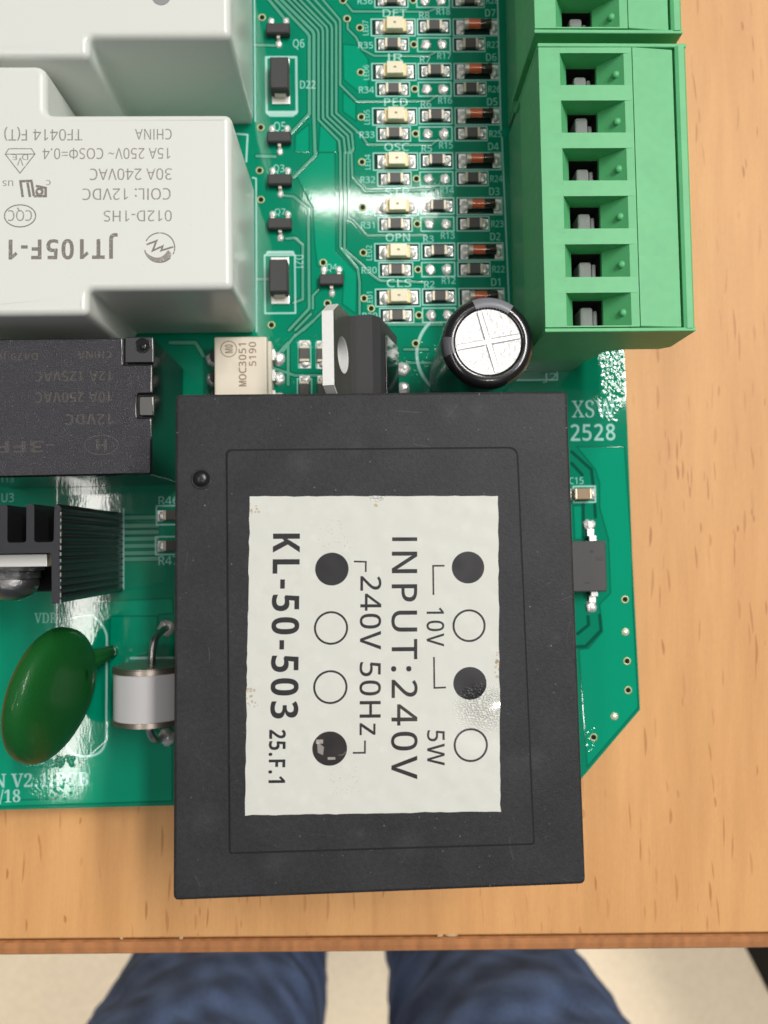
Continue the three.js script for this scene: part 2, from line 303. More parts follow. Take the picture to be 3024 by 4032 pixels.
  { x.beginPath(); const p = [-34.30, 7.72, -31.93, 10.29, -32.00, 22.38, -34.28, 24.95, -36.92, 23.24]; x.strokeStyle = SILK; x.lineWidth = 0.28 * BS;
    x.moveTo(X(p[0] - 2), Z(p[1] + 0.6)); x.quadraticCurveTo(X(p[0]), Z(p[1]), X(p[0] + 0.7), Z(p[1] + 0.2)); x.quadraticCurveTo(X(p[2]), Z(p[3] - 0.9), X(p[2]), Z(p[3] + 0.5)); x.lineTo(X(p[4]), Z(p[5])); x.quadraticCurveTo(X(p[4]), Z(p[7]), X(p[6]), Z(p[7])); x.quadraticCurveTo(X(p[8] + 0.3), Z(p[7]), X(p[8]), Z(p[9])); x.stroke(); }
  line(0.34, -29.00, 13.21, -22.01, 13.34); line(0.24, -29.88, -5.11, -29.90, 4.78);
  rect(-8.13, -25.65, -6.59, -22.44, 0.14); rect(-5.92, -25.63, -4.38, -22.41, 0.14); rect(-8.29, -21.07, -6.53, -18.82, 0.16);
  { const [cx, cz] = [9.12, -20.99]; x.strokeStyle = SILK; x.lineWidth = 0.4 * BS; x.beginPath(); x.arc(X(cx + 3.2), Z(cz - 3), 5.6 * BS, Math.PI * 0.6, Math.PI * 1.25); x.stroke(); }
  vias.push([-12.25, -67.67], [-12.55, -53.29], [-1.43, -67.50], [-1.92, -69.92], [-12.76, -47.71], [-12.62, -43.95], [-4.88, -35.82], [-4.40, -30.60], [-11.45, -27.92], [1.08, -29.91], [6.61, -25.39],
    [32.17, 7.13], [32.10, 11.15, 1], [32.19, 14.76], [32.22, 18.34], [30.41, 21.50, 1], [27.74, 24.02]);
  // flux residue: a lumpy skin on the mask
  const lumps = (x0, z0, x1, z1, n, r0, r1, al) => { for (let i = 0; i < n; i++) { const px = X(rr(x0, x1)), pz = Z(rr(z0, z1)), r = rr(r0, r1) * BS; const g = xb.createRadialGradient(px, pz, 0, px, pz, r); g.addColorStop(0, `rgba(255,255,255,${al})`); g.addColorStop(0.5, `rgba(210,210,210,${al * 0.55})`); g.addColorStop(1, 'rgba(130,130,130,0)'); xb.fillStyle = g; xb.beginPath(); xb.arc(px, pz, r, 0, 7); xb.fill(); } };
  lumps(29.61, -24.50, 32.86, -18.67, 170, 0.15, 0.55, 0.95); lumps(29.44, -18.71, 32.48, -15.00, 60, 0.08, 0.3, 0.5);
  lumps(-42.29, 24.91, -35.94, 26.16, 120, 0.08, 0.3, 0.6); lumps(-41.32, 27.13, -36.21, 30.00, 70, 0.06, 0.25, 0.4);
  lumps(-11.70, -26.54, -4.63, -19.44, 190, 0.12, 0.5, 0.7); lumps(5.18, -25.52, 9.73, -19.49, 120, 0.12, 0.5, 0.7);
  lumps(26.97, 22.91, 28.25, 25.96, 14, 0.1, 0.35, 0.5);
  { const img = xb.getImageData(0, 0, W, H), d = img.data; for (let j = 0; j < H; j++) for (let i = 0; i < W; i++) { const k = (j * W + i) * 4, v = 5 * n2(i * 0.035, j * 0.014) + 2.4 * n2(i * 0.2, j * 0.05) + 1.3 * (rnd() - 0.5); d[k] += v; d[k + 1] += v; d[k + 2] += v; } xb.putImageData(img, 0, 0); }
  const map = canvasTexture(c), bump = canvasTexture(cb, false);
  for (const t of [map, bump]) { t.wrapS = t.wrapT = THREE.ClampToEdgeWrapping; t.repeat.set(1 / BW, 1 / BH); t.offset.set(-BX / BW, (BZ + BH) / BH); }
  const skin = phys({ map, bumpMap: bump, bumpScale: 0.00005, roughness: 0.055, specularIntensity: 1 });
  const edge = std({ color: lin(0.05, 0.17, 0.09), roughness: 0.6 });
  const shape = outline([[-50, -92], [33.0, -92], [33.05, -24], [33.25, 2], [33.65, 20.75], [26.3, 28.8], [24.2, 31.05], [-50, 31.1]]);
  const g = prism(shape, -1.6, 0, 0, 1, 0);
  mesh('board_base', g, [skin, edge], board);
}
// plated holes
{
  const ring = new THREE.RingGeometry(0.27, 0.52, 20).rotateX(-Math.PI / 2), ringHi = new THREE.TorusGeometry(0.40, 0.11, 6, 20).rotateX(Math.PI / 2).scale(1, 0.35, 1);
  const disc = new THREE.CircleGeometry(0.3, 18).rotateX(-Math.PI / 2).translate(0, 0.012, 0), plug = blob(0.36, 0.16, 0.34, 0, 0.02, 0, 0.2, 10);
  for (const [vx, vz, full] of vias) { const v = group('via', board, vx, 0.02, vz); mesh('ring', ringHi, M.annulus, v); full ? mesh('solder_plug', plug, M.solder, v) : mesh('hole', disc, M.hole, v); }
}

// ---------------------------------------------------------------- small parts in rows
function chipResistor(parent, x, z, turn = 0, w = 2.0, d = 1.2) {
  const g = group('chip_resistor', parent, x, 0, z, turn);
  mesh('resistor_body', box(-w / 2 + 0.32, w / 2 - 0.32, 0.1, 0.52, -d / 2, d / 2, 0.05), M.resistor, g);
  for (const s of [-1, 1]) { mesh('end_cap', box(Math.min(s * (w / 2 - 0.36), s * w / 2), Math.max(s * (w / 2 - 0.36), s * w / 2), 0.04, 0.54, -d / 2 - 0.01, d / 2 + 0.01, 0.08), M.endCap, g); mesh('solder_joint', [box(Math.min(s * (w / 2 + 0.05), s * (w / 2 + 0.78)), Math.max(s * (w / 2 + 0.05), s * (w / 2 + 0.78)), 0.0, 0.07, -d / 2 - 0.02, d / 2 + 0.1, 0.03), blob(0.45, 0.36, 0.6, s * (w / 2 + 0.24), 0.05, 0.12, 0.25)], M.solder, g); }
  return g;
}
function led(parent, x, z) {
  const g = group('indicator_lamp', parent, x, 0, z);
  mesh('lamp_base', [box(-1.45, 1.45, 0.08, 0.5, -0.8, 0.8, 0.05)], M.ledBody, g);
  mesh('lens', new THREE.ExtrudeGeometry(new THREE.Shape([[-1.12, 0], [1.12, 0], [1.0, 0.55], [-1.0, 0.55]].map((p) => new THREE.Vector2(...p))), { depth: 1.4, bevelEnabled: true, bevelSize: 0.08, bevelThickness: 0.08, bevelSegments: 2, bevelOffset: -0.08 }).translate(0, 0.5, -0.7), M.ledLens, g);
  mesh('die_mark', box(-0.16, 0.16, 1.075, 1.11, -0.1, 0.1, 0.02), M.tanCap, g);
  for (const s of [-1, 1]) mesh('solder_joint', [box(Math.min(s * 1.5, s * 2.4), Math.max(s * 1.5, s * 2.4), 0, 0.07, -0.8, 0.85, 0.03), blob(0.55, 0.5, 0.72, s * 1.72, 0.03, 0.15, 0.3)], M.solder, g);
  return g;
}
function glassDiode(parent, x, z) {
  const g = group('glass_diode', parent, x, 0, z);
  const cx = (r, a, b) => new THREE.CylinderGeometry(r, r, b - a, 18).rotateZ(Math.PI / 2).translate((a + b) / 2, 0.72, 0);
  mesh('orange_glass', cx(0.56, -1.2, 0.35), M.orangeGlass, g); mesh('dark_band', [cx(0.562, 0.35, 0.75), cx(0.55, 0.75, 1.25)], M.darkGlass, g);
  for (const s of [-1, 1]) mesh('end_cap', cx(0.62, Math.min(s * 1.2, s * 1.7), Math.max(s * 1.2, s * 1.7)), s < 0 ? M.tinned : M.darkGlass, g);
  for (const s of [-1, 1]) mesh('solder_joint', [box(Math.min(s * 1.7, s * 2.65), Math.max(s * 1.7, s * 2.65), 0, 0.08, -0.9, 0.95, 0.03), blob(0.5, 0.42, 0.8, s * 2.1, 0.03, 0.12, 0.25)], M.solder, g);
  return g;
}
function row(builder, name, x, dz) { const first = builder(board, x, rows[0] + dz); for (let i = 1; i < rows.length; i++) copyOf(first, name, board, x + rr(-0.04, 0.04), 0, rows[i] + dz + rr(-0.04, 0.04), rr(-0.012, 0.012)); }
row(led, 'indicator_lamp', 4.6, 1.12);
row(chipResistor, 'chip_resistor', 9.75, 1.02); row(glassDiode, 'glass_diode', 15.2, 1.1);
row(chipResistor, 'chip_resistor', 4.35, 3.38); row(chipResistor, 'chip_resistor', 14.3, 3.38);
for (const z of rows) for (const px of [8.62, 10.72]) mesh('solder_pad', blob(0.62, 0.26, 0.68, px, 0.0, z + 3.4, 0.25), M.solder, board);
chipResistor(board, -7.35, -24.15, Math.PI / 2); chipResistor(board, -5.16, -24.08, Math.PI / 2); chipResistor(board, -7.40, -19.68, Math.PI / 2); chipResistor(board, -5.15, -19.66, Math.PI / 2);
chipResistor(board, -23.90, -4.24, 0); chipResistor(board, -23.91, -0.48, 0);

function smallTransistor(x, z) {                                 // three legs
  const g = group('small_transistor', board, x, 0, z);
  mesh('case', prism(outline([[-1.5, -0.68], [1.5, -0.68], [1.5, 0.68], [-1.5, 0.68]], 0.17), 0.12, 1.05, 0.14, 1), M.chipBlack, g);
  for (const [lx, s] of [[0, 1], [-0.95, -1], [0.95, -1]]) {
    mesh('leg', [box(lx - 0.22, lx + 0.22, 0.45, 0.6, Math.min(s * 0.6, s * 0.95), Math.max(s * 0.6, s * 0.95), 0.04), box(lx - 0.22, lx + 0.22, 0.02, 0.6, Math.min(s * 0.88, s * 1.0), Math.max(s * 0.88, s * 1.0), 0.04), box(lx - 0.22, lx + 0.22, 0.02, 0.16, Math.min(s * 0.95, s * 1.35), Math.max(s * 0.95, s * 1.35), 0.04)], M.tinned, g);
    mesh('solder_joint', blob(0.42, 0.3, 0.5, lx, 0.0, s * 1.5, 0.2), M.solder, g);
  }
  return g;
}
for (const p of [[-10.15, -65.61], [-10.16, -51.58], [-10.14, -46.13], [-10.19, -40.51], [-3.84, -33.35]]) smallTransistor(...p);
function blockDiode(x, z, turn) {
  const g = group('block_diode', board, x, 0, z, turn);
  mesh('case', prism(outline([[-1.15, -2.05], [1.15, -2.05], [1.15, 2.05], [-1.15, 2.05]], 0.2), 0.1, 2.0, 0.16, 1), M.chipBlack, g);
  for (const s of [-1, 1]) {
    mesh('leg', [box(-0.7, 0.7, 0.02, 1.0, Math.min(s * 1.95, s * 2.25), Math.max(s * 1.95, s * 2.25), 0.06), box(-0.7, 0.7, 0.1, 0.25, Math.min(s * 2.2, s * 2.5), Math.max(s * 2.2, s * 2.5), 0.04)], M.tinned, g);
    mesh('solder_joint', prism(outline([[-1.15, s * 1.7], [1.15, s * 1.7], [1.15, s * 3.0], [-1.15, s * 3.0]], 0.12), 0.0, 0.22, 0.09, 2), M.solder, g);
  }
  return g;
}
blockDiode(-9.95, -59.20, 0); blockDiode(-10.30, -33.52, 0);

// ---------------------------------------------------------------- white relays
{
  const W = 1080, H = 1180, S = 42, X0 = -38.5, Z0 = -51.5;      // print on the top
  const [c, x] = canvasOf(W, H, '#ffffff');
  const bx = (x0, z0, x1, z1) => [(x0 - X0) * S, (z0 - Z0) * S, (x1 - X0) * S, (z1 - Z0) * S];
  const ink = 'rgba(120,110,108,0.80)'; x.fillStyle = ink; x.strokeStyle = ink;
  const up = (s, a, w = '', f = 'sans-serif', sp = 0) => print(x, s, ...bx(...a), 2, f, w, sp);
  up('JT105F-1', [-36.61, -32.06, -25.37, -29.96], 'bold', 'sans-serif', 6);
  x.fillStyle = 'rgba(132,122,118,0.70)';
  up('012D-1HS', [-26.62, -35.05, -19.49, -33.89]); up('COIL: 12VDC', [-28.78, -37.37, -19.57, -36.17]); up('30A 240VAC', [-28.04, -39.48, -19.47, -38.30]);
  up('15A 250V~ COS\u03A6=0.4', [-32.84, -41.65, -19.55, -40.48]); up('CHINA', [-23.33, -43.66, -19.46, -42.53]); up('TF0414 F(T)', [-36.81, -43.66, -28.73, -42.48]);
  up('c', [-32.49, -38.31, -31.91, -37.60]); up('us', [-36.95, -38.28, -35.70, -37.49]);
  x.strokeStyle = ink; x.lineWidth = 5;
  { const [a, b, e, f] = bx(-36.66, -35.71, -33.50, -33.40); x.beginPath(); x.ellipse((a + e) / 2, (b + f) / 2, (e - a) / 2, (f - b) / 2, 0, 0, 7); x.stroke(); up('CQC', [-36.37, -35.15, -33.79, -34.02]); }
  { const q = bx(-36.63, -41.62, -33.59, -39.03), w = q[2] - q[0], h = q[3] - q[1]; x.lineWidth = 4; x.beginPath(); x.moveTo(q[0] + w * 0.12, q[1]); x.lineTo(q[2] - w * 0.12, q[1]); x.lineTo(q[2], q[1] + h * 0.22); x.lineTo(q[0] + w * 0.5, q[3]); x.lineTo(q[0], q[1] + h * 0.22); x.closePath(); x.moveTo(q[0], q[1] + h * 0.22); x.lineTo(q[2], q[1] + h * 0.22); x.stroke(); up('D E', [-35.97, -41.03, -34.16, -40.45]); up('V', [-35.42, -40.63, -34.76, -39.83]); }
  { const q = bx(-35.13, -38.41, -32.48, -36.52); x.lineWidth = 11; x.beginPath(); const w = q[2] - q[0], h = q[3] - q[1]; x.moveTo(q[0] + w * 0.12, q[3]); x.lineTo(q[0] + 3, q[1] + h * 0.12); x.lineTo(q[0] + w * 0.45, q[1] + h * 0.1); x.lineTo(q[0] + w * 0.55, q[3] - h * 0.05); x.moveTo(q[0] + w * 0.3, q[1] + h * 0.2); x.lineTo(q[0] + w * 0.4, q[3]); x.moveTo(q[0] + w * 0.55, q[3] - 4); x.lineTo(q[2], q[3] - 4); x.lineTo(q[2], q[1] + h * 0.5); x.lineTo(q[0] + w * 0.62, q[1] + h * 0.38); x.stroke(); x.beginPath(); x.arc(q[0] + w * 0.76, q[1] + h * 0.7, h * 0.16, 0, 7); x.stroke(); }
  { const q = bx(-22.40, -32.89, -19.25, -29.38), cx = (q[0] + q[2]) / 2, cy = (q[1] + q[3]) / 2, r = (q[2] - q[0]) / 2; x.lineWidth = 5; x.beginPath(); x.arc(cx, cy, r * 0.98, Math.PI * 1.15, Math.PI * 2.15); x.stroke(); x.beginPath(); x.arc(cx, cy, r * 0.98, Math.PI * 0.25, Math.PI * 0.95); x.stroke();
    x.beginPath(); x.moveTo(cx - r * 0.9, cy + r * 0.3); x.quadraticCurveTo(cx, cy + r * 1.1, cx + r * 0.55, cy + r * 0.15); x.quadraticCurveTo(cx + r * 1.1, cy + r * 0.6, cx + r * 0.2, cy + r); x.quadraticCurveTo(cx - r * 0.5, cy + r * 1.05, cx - r * 0.9, cy + r * 0.3); x.fill();
    x.lineWidth = 8; x.beginPath(); x.moveTo(cx - r * 0.85, cy - r * 0.2); x.lineTo(cx - r * 0.2, cy - r * 0.45); x.lineTo(cx - r * 0.45, cy + r * 0.2); x.lineTo(cx + r * 0.2, cy - r * 0.1); x.lineTo(cx + r * 0.1, cy + r * 0.2); x.lineTo(cx + r * 0.9, cy - r * 0.05); x.stroke(); }
  x.globalCompositeOperation = 'lighter'; x.fillStyle = 'rgba(255,255,255,0.55)'; for (let i = 0; i < 5200; i++) { x.fillRect(rnd() * W, rnd() * H, 3, 2); } x.globalCompositeOperation = 'source-over';
  for (let i = 0; i < 60; i++) { x.fillStyle = `rgba(140,140,120,${rr(0.05, 0.25)})`; x.beginPath(); x.arc(rnd() * W, rnd() * H, rr(0.8, 2.6), 0, 7); x.fill(); }
  const map = canvasTexture(c); map.wrapS = map.wrapT = THREE.ClampToEdgeWrapping; map.repeat.set(S / W, S / H); map.offset.set(-X0 * S / W, 1 + Z0 * S / H);
  const printed = phys({ color: M.relayWhite.color, map, roughness: 0.42 });
  const r = group('white_relay', board); tag(r, 'white relay with printed upside-down lettering, nearest the transformer');
  const body = prism(outline([[-42, -50.3, 0.3], [-38.3, -50.3, 0.3], [-37.9, -50.6, 0.2], [-32.5, -50.6, 1.4], [-32.5, -45.35, 0.8], [-13.35, -45.35, 0.9], [-13.35, -26.75, 0.9], [-28.15, -26.75, 0.7], [-28.15, -24.2, 0.9], [-42, -24.2, 0.9]]), 0.3, 17.05, 0.75, 4);
  mesh('relay_case', body, [printed, M.relayWhite], r);
  mesh('relay_base', box(-41.5, -13.7, 0.01, 0.5, -45, -27, 0.05), M.relayWhite, r);
  const r2 = group('white_relay', board, 0, 0, -26.75); tag(r2, 'white relay at the upper left corner, its lettering out of sight');
  const b2 = prism(outline([[-42, -50.3, 0.3], [-38.3, -50.3, 0.3], [-37.9, -50.6, 0.2], [-32.5, -50.6, 1.4], [-32.5, -45.35, 0.8], [-13.35, -45.35, 0.9], [-13.35, -26.75, 0.9], [-28.1, -26.75, 0.7], [-28.1, -24.6, 0.9], [-42, -24.6, 0.9]]), 0.3, 17.05, 0.75, 4);
  mesh('relay_case', b2, M.relayWhite, r2);
  mesh('relay_base', box(-41.5, -13.7, 0.01, 0.5, -45, -27, 0.05), M.relayWhite, r2);
  mesh('moulding_dimple', cyl(1.0, 1.0, 16.95, 17.09, -20.57, -57.91), std({ color: lin(0.30, 0.30, 0.30), roughness: 0.5 }), r2).position.z += 26.75 * MM;
}

// ---------------------------------------------------------------- black relay
{
  const [c, x] = canvasOf(760, 680, '#403f45'), S = 36, X0 = -43, Z0 = -24;
  const [cb, xb] = canvasOf(760, 680, '#808080');
  const bx = (x0, z0, x1, z1) => [(x0 - X0) * S, (z0 - Z0) * S, (x1 - X0) * S, (z1 - Z0) * S];
  const words = [['CHINA', [-30.27, -21.26, -26.64, -20.42]], ['12A 125VAC', [-34.85, -19.10, -26.46, -18.02]], ['10A 250VAC', [-34.84, -16.89, -26.52, -15.75]], ['12VDC', [-31.70, -14.53, -26.40, -13.36]], ['D479 JL', [-38.83, -21.10, -34.37, -20.32]], ['-3FF', [-38.89, -11.75, -32.66, -10.45]]];
  for (const [s, a] of words) for (const [ctx, f] of [[x, 'rgba(112,108,98,0.55)'], [xb, '#404040']]) { ctx.fillStyle = f; print(ctx, s, ...bx(...a), 2, 'sans-serif', 'bold'); }
  for (const [ctx, f] of [[x, 'rgba(112,108,98,0.5)'], [xb, '#404040']]) { const q = bx(-29.54, -12.24, -26.04, -10.18); ctx.strokeStyle = f; ctx.lineWidth = 5; ctx.beginPath(); ctx.ellipse((q[0] + q[2]) / 2, (q[1] + q[3]) / 2, (q[2] - q[0]) / 2, (q[3] - q[1]) / 2, 0, 0, 7); ctx.stroke(); ctx.fillStyle = f; print(ctx, 'H', ...bx(-28.57, -11.80, -27.01, -10.62), 2, 'sans-serif', 'bold'); }
  { const i2 = xb.getImageData(0, 0, 760, 680), d = i2.data; for (let j = 0; j < 680; j++) for (let i = 0; i < 760; i++) { const k = (j * 760 + i) * 4, v = 70 * n2(i * 0.16, j * 0.14) + 40 * n2(i * 0.4, j * 0.4); d[k] += v; d[k + 1] += v; d[k + 2] += v; } xb.putImageData(i2, 0, 0); }
  const map = canvasTexture(c), bump = canvasTexture(cb, false); for (const t of [map, bump]) { t.wrapS = t.wrapT = THREE.ClampToEdgeWrapping; t.repeat.set(S / 760, S / 680); t.offset.set(-X0 * S / 760, 1 + Z0 * S / 680); }
  const topM = phys({ map, bumpMap: bump, bumpScale: 0.00018, roughness: 0.3 });
  const r = group('black_relay', board); tag(r, 'black relay with faint upside-down lettering, below the white relays');
  mesh('relay_case', prism(outline([[-44, -22.65, 0.25], [-22.4, -22.65, 0.35], [-22.62, -8.0, 0.35], [-44, -7.85, 0.25]]), 0.3, 13.62, 0.05, 1), M.blackPlastic, r);
  mesh('printed_top', prism(outline([[-44, -22.6, 0.2], [-25.6, -22.6, 0.2], [-25.6, -19.7, 0.2], [-22.5, -19.7, 0.2], [-22.5, -16.6, 0.2], [-24.15, -16.6, 0.4], [-24.15, -14.0, 0.4], [-22.55, -14.0, 0.2], [-22.65, -8.05, 0.3], [-44, -7.9, 0.2]]), 13.3, 14, 0.13, 2), [topM, M.blackPlastic], r);
  const lug = outline([[-25.35, -22.7, 0.15], [-22.35, -22.7, 0.3], [-22.35, -19.9, 0.15], [-25.35, -19.9, 0.15]]); const hl = new THREE.Path(); hl.absarc(-23.45, 21.75, 0.72, 0, 7); lug.holes.push(hl);
  mesh('corner_lug', prism(lug, 13.3, 14.02, 0.1, 2), [std({ color: lin(0.04, 0.041, 0.045), roughness: 0.45 }), M.blackPlastic], r);
  mesh('lug_hole', cyl(0.74, 0.74, 13.9, 14.05, -23.45, -21.75, 24), M.hole, r); mesh('lug_ring', new THREE.TorusGeometry(0.76, 0.07, 6, 28).rotateX(Math.PI / 2).translate(-23.45, 14.03, -21.75), M.blackPlastic, r);
  mesh('lug_pin', new THREE.SphereGeometry(0.42, 16, 10).scale(1, 0.5, 1).translate(-23.35, 14.03, -21.65), M.blackPlastic, r);
  mesh('side_clip', prism(outline([[-23.9, -16.35, 0.35], [-22.35, -16.35, 0.15], [-22.35, -14.2, 0.15], [-23.9, -14.2, 0.35]]), 13.3, 13.95, 0.12, 2), [std({ color: lin(0.11, 0.11, 0.105), roughness: 0.4, bumpMap: bump, bumpScale: 0.00004 }), M.blackPlastic], r);
}

// ---------------------------------------------------------------- opto-coupler
{
  const [c, x] = canvasOf(512, 760, '#e2d8c6'); x.fillStyle = x.strokeStyle = 'rgba(120,100,80,0.85)';
  const S = 70, X0 = -18.2, Z0 = -25.8, bx = (x0, z0, x1, z1) => [(x0 - X0) * S, (z0 - Z0) * S, (x1 - X0) * S, (z1 - Z0) * S];
  print(x, 'MOC3051', ...bx(-14.90, -24.85, -14.04, -19.30), 3, 'monospace', 'bold'); print(x, '5190', ...bx(-13.69, -24.80, -12.86, -21.73), 3, 'monospace', 'bold');
  { const q = bx(-17.05, -24.87, -15.16, -22.92); x.lineWidth = 7; x.beginPath(); x.arc((q[0] + q[2]) / 2, (q[1] + q[3]) / 2, (q[2] - q[0]) / 2, 0, 7); x.stroke(); print(x, 'M0', ...bx(-16.55, -24.46, -15.62, -23.33), 3, 'sans-serif', 'bold'); }
  const map = canvasTexture(c); map.wrapS = map.wrapT = THREE.ClampToEdgeWrapping; map.repeat.set(S / 512, S / 760); map.offset.set(-X0 * S / 512, 1 + Z0 * S / 760);
  const o = group('optocoupler', board); tag(o, 'cream six-legged chip beside the black relay');
  mesh('chip_case', prism(outline([[-17.85, -25.4], [-11.55, -25.4], [-11.55, -16.6], [-17.85, -16.6]], 0.26), 0.6, 4.0, 0.22, 2), [std({ map, roughness: 0.5 }), M.optoWhite], o);
  mesh('chip_flange', box(-17.6, -11.15, 0.7, 2.6, -25.2, -16.8, 0.15), M.optoWhite, o);
  for (const pz of [-23.6, -21.06, -18.52]) for (const s of [-1, 1]) {
    const ex = s < 0 ? -17.85 : -11.55;
    mesh('leg', [box(Math.min(ex - s * 0.3, ex + s * 0.75), Math.max(ex - s * 0.3, ex + s * 0.75), 2.0, 2.3, pz - 0.7, pz + 0.7, 0.08), box(Math.min(ex + s * 0.6, ex + s * 0.85), Math.max(ex + s * 0.6, ex + s * 0.85), -1, 2.3, pz - 0.45, pz + 0.45, 0.08)], s < 0 ? M.chipBlack : M.solder, o);
    mesh('solder_joint', blob(0.85, 0.5, 0.85, ex + s * 0.95, 0, pz, 0.2), M.solder, o);
  }
}

// ---------------------------------------------------------------- standing regulator with metal tab
{
  const o = group('power_regulator', board, 1.35, 0, -20.0); o.rotation.z = 0.27; tag(o, 'black three-legged regulator with a silver drilled tab, leaning beside the optocoupler');
  const tab = new THREE.Shape([[-5.0, 3.6], [5.0, 3.6], [5.0, 17.8], [3.8, 19.6], [-3.8, 19.6], [-5.0, 17.8]].map((p) => new THREE.Vector2(...p)));
  const h = new THREE.Path(); h.absarc(0, 16.4, 1.85, 0, Math.PI * 2); tab.holes.push(h);
  mesh('metal_tab', new THREE.ExtrudeGeometry(tab, { depth: 1.1, bevelEnabled: true, bevelSize: 0.06, bevelThickness: 0.06, bevelSegments: 1, bevelOffset: -0.06, curveSegments: 20 }).rotateY(-Math.PI / 2).translate(0.9, 0, 0), [std({ color: lin(0.15, 0.155, 0.135), metalness: 0.6, roughness: 0.4 }), std({ color: lin(0.75, 0.75, 0.74), metalness: 0.2, roughness: 0.55 })], o);
  mesh('sheared_edge', box(-0.24, 0.94, 19.5, 19.66, -3.8, 3.8, 0.03), std({ color: lin(0.95, 0.95, 0.94), metalness: 0, roughness: 0.6, bumpMap: grain, bumpScale: 0.00002 }), o);
  const bodyS = [[0.95, 4], [3.9, 4], [3.9, 12.0], [3.3, 13.2], [0.95, 13.4]];
  mesh('moulded_case', profile(bodyS, -5.05, 5.05, 0.12), M.chipBlack, o);
  mesh('case_step', box(3.6, 4.15, 4.2, 10.2, -3.6, 5.05, 0.15), M.blackPlastic, o);
  for (const pz of [-2.54, 0, 2.54]) mesh('leg', box(1.7, 2.2, -3, 4.2, pz - 0.4, pz + 0.4, 0.05), M.tinned, o);
  for (const pz of [-22.2, -19.6]) mesh('solder_pad', blob(0.85, 0.4, 0.9, 4.95, 0, pz, 0.25), M.solder, board);
}

// ---------------------------------------------------------------- electrolytic capacitor
{
  const R = 4.85, Hc = 17, [cx, cz] = [13.01, -21.03];
  const o = group('electrolytic_capacitor', board, cx, 0, cz); tag(o, 'round black capacitor with a silver cross-scored top, beside the green terminals');
  const pts = [[R * 0.9, 0.3], [R, 0.8], [R, Hc - 1.0], [R - 0.12, Hc - 0.45], [R - 0.45, Hc - 0.12], [R - 0.9, Hc], [R - 1.25, Hc - 0.02], [R - 1.42, Hc - 0.18]].map((p) => new THREE.Vector2(...p));
  mesh('sleeve', new THREE.LatheGeometry(pts, 72), M.sleeve, o);
  const arc = (a0, a1, m, name) => { const p2 = pts.slice(1).map((v) => new THREE.Vector2(v.x + 0.012, v.y + 0.012)); mesh(name, new THREE.LatheGeometry(p2, 20, a0, a1 - a0), m, o); };
  arc(Math.PI * 0.80, Math.PI * 1.11, M.greySleeve, 'grey_stripe'); arc(Math.PI * 1.46, Math.PI * 1.60, std({ color: lin(0.10, 0.10, 0.115), roughness: 0.3 }), 'grey_mark');
  const can = new THREE.LatheGeometry([[R - 1.38, Hc - 0.22], [R - 1.7, Hc - 0.26], [1.2, Hc - 0.3], [0, Hc - 0.32]].map((p) => new THREE.Vector2(...p)), 64);
  const cb = dataTexture(256, (u, v) => 0.5 + 0.22 * n2(u * 9, v * 9) + 0.12 * n2(u * 40, v * 40));
  { const uv = can.attributes.uv, p = can.attributes.position; for (let i = 0; i < uv.count; i++) uv.setXY(i, p.getX(i) / 8, p.getZ(i) / 8); can.computeVertexNormals(); const nn = can.attributes.normal; for (let i = 0; i < nn.count; i++) nn.setXYZ(i, nn.getX(i), Math.abs(nn.getY(i)), nn.getZ(i)); }
  mesh('can_top', can, std({ color: lin(0.74, 0.74, 0.735), metalness: 0.5, roughness: 0.5, bumpMap: cb, bumpScale: 0.00013, side: THREE.DoubleSide }), o);
  const bar = (a) => { const s = new THREE.Shape([[-3.3, -0.23], [3.3, -0.17], [3.3, 0.17], [-3.3, 0.23]].map((p) => new THREE.Vector2(...p))); return new THREE.ExtrudeGeometry(s, { depth: 0.05, bevelEnabled: true, bevelSize: 0.05, bevelThickness: 0.06, bevelSegments: 2 }).rotateX(-Math.PI / 2).rotateY(a).translate(0, Hc - 0.29, 0); };
  const score = std({ color: lin(0.78, 0.78, 0.77), metalness: 0.6, roughness: 0.45 }), dark = std({ color: lin(0.34, 0.34, 0.35), metalness: 0.6, roughness: 0.6 });
  for (const a of [0.17, 0.17 + Math.PI / 2 + 0.1]) { mesh('vent_score', bar(a).translate(0, a > 1 ? 0.012 : 0, 0), score, o); const gl = []; for (const s of [-1, 1]) for (const e of [-1, 1]) gl.push(box(Math.min(e * 0.42, e * 3.28), Math.max(e * 0.42, e * 3.28), Hc - 0.32, Hc - 0.235, s * 0.285 - 0.045, s * 0.285 + 0.045, 0.02).rotateY(a)); mesh('score_line', gl, dark, o); }
  for (const s of [-1, 1]) mesh('lead', cyl(0.3, 0.3, -2, 1, s * 2.5, 0, 10), M.tinned, o);
  for (const p of [[9.45, -24.41], [9.24, -22.58], [9.78, -21.44]]) mesh('solder_pad', blob(0.42, 0.5, 0.55, p[0], 0.1, p[1], 0.3), M.solder, board);
}

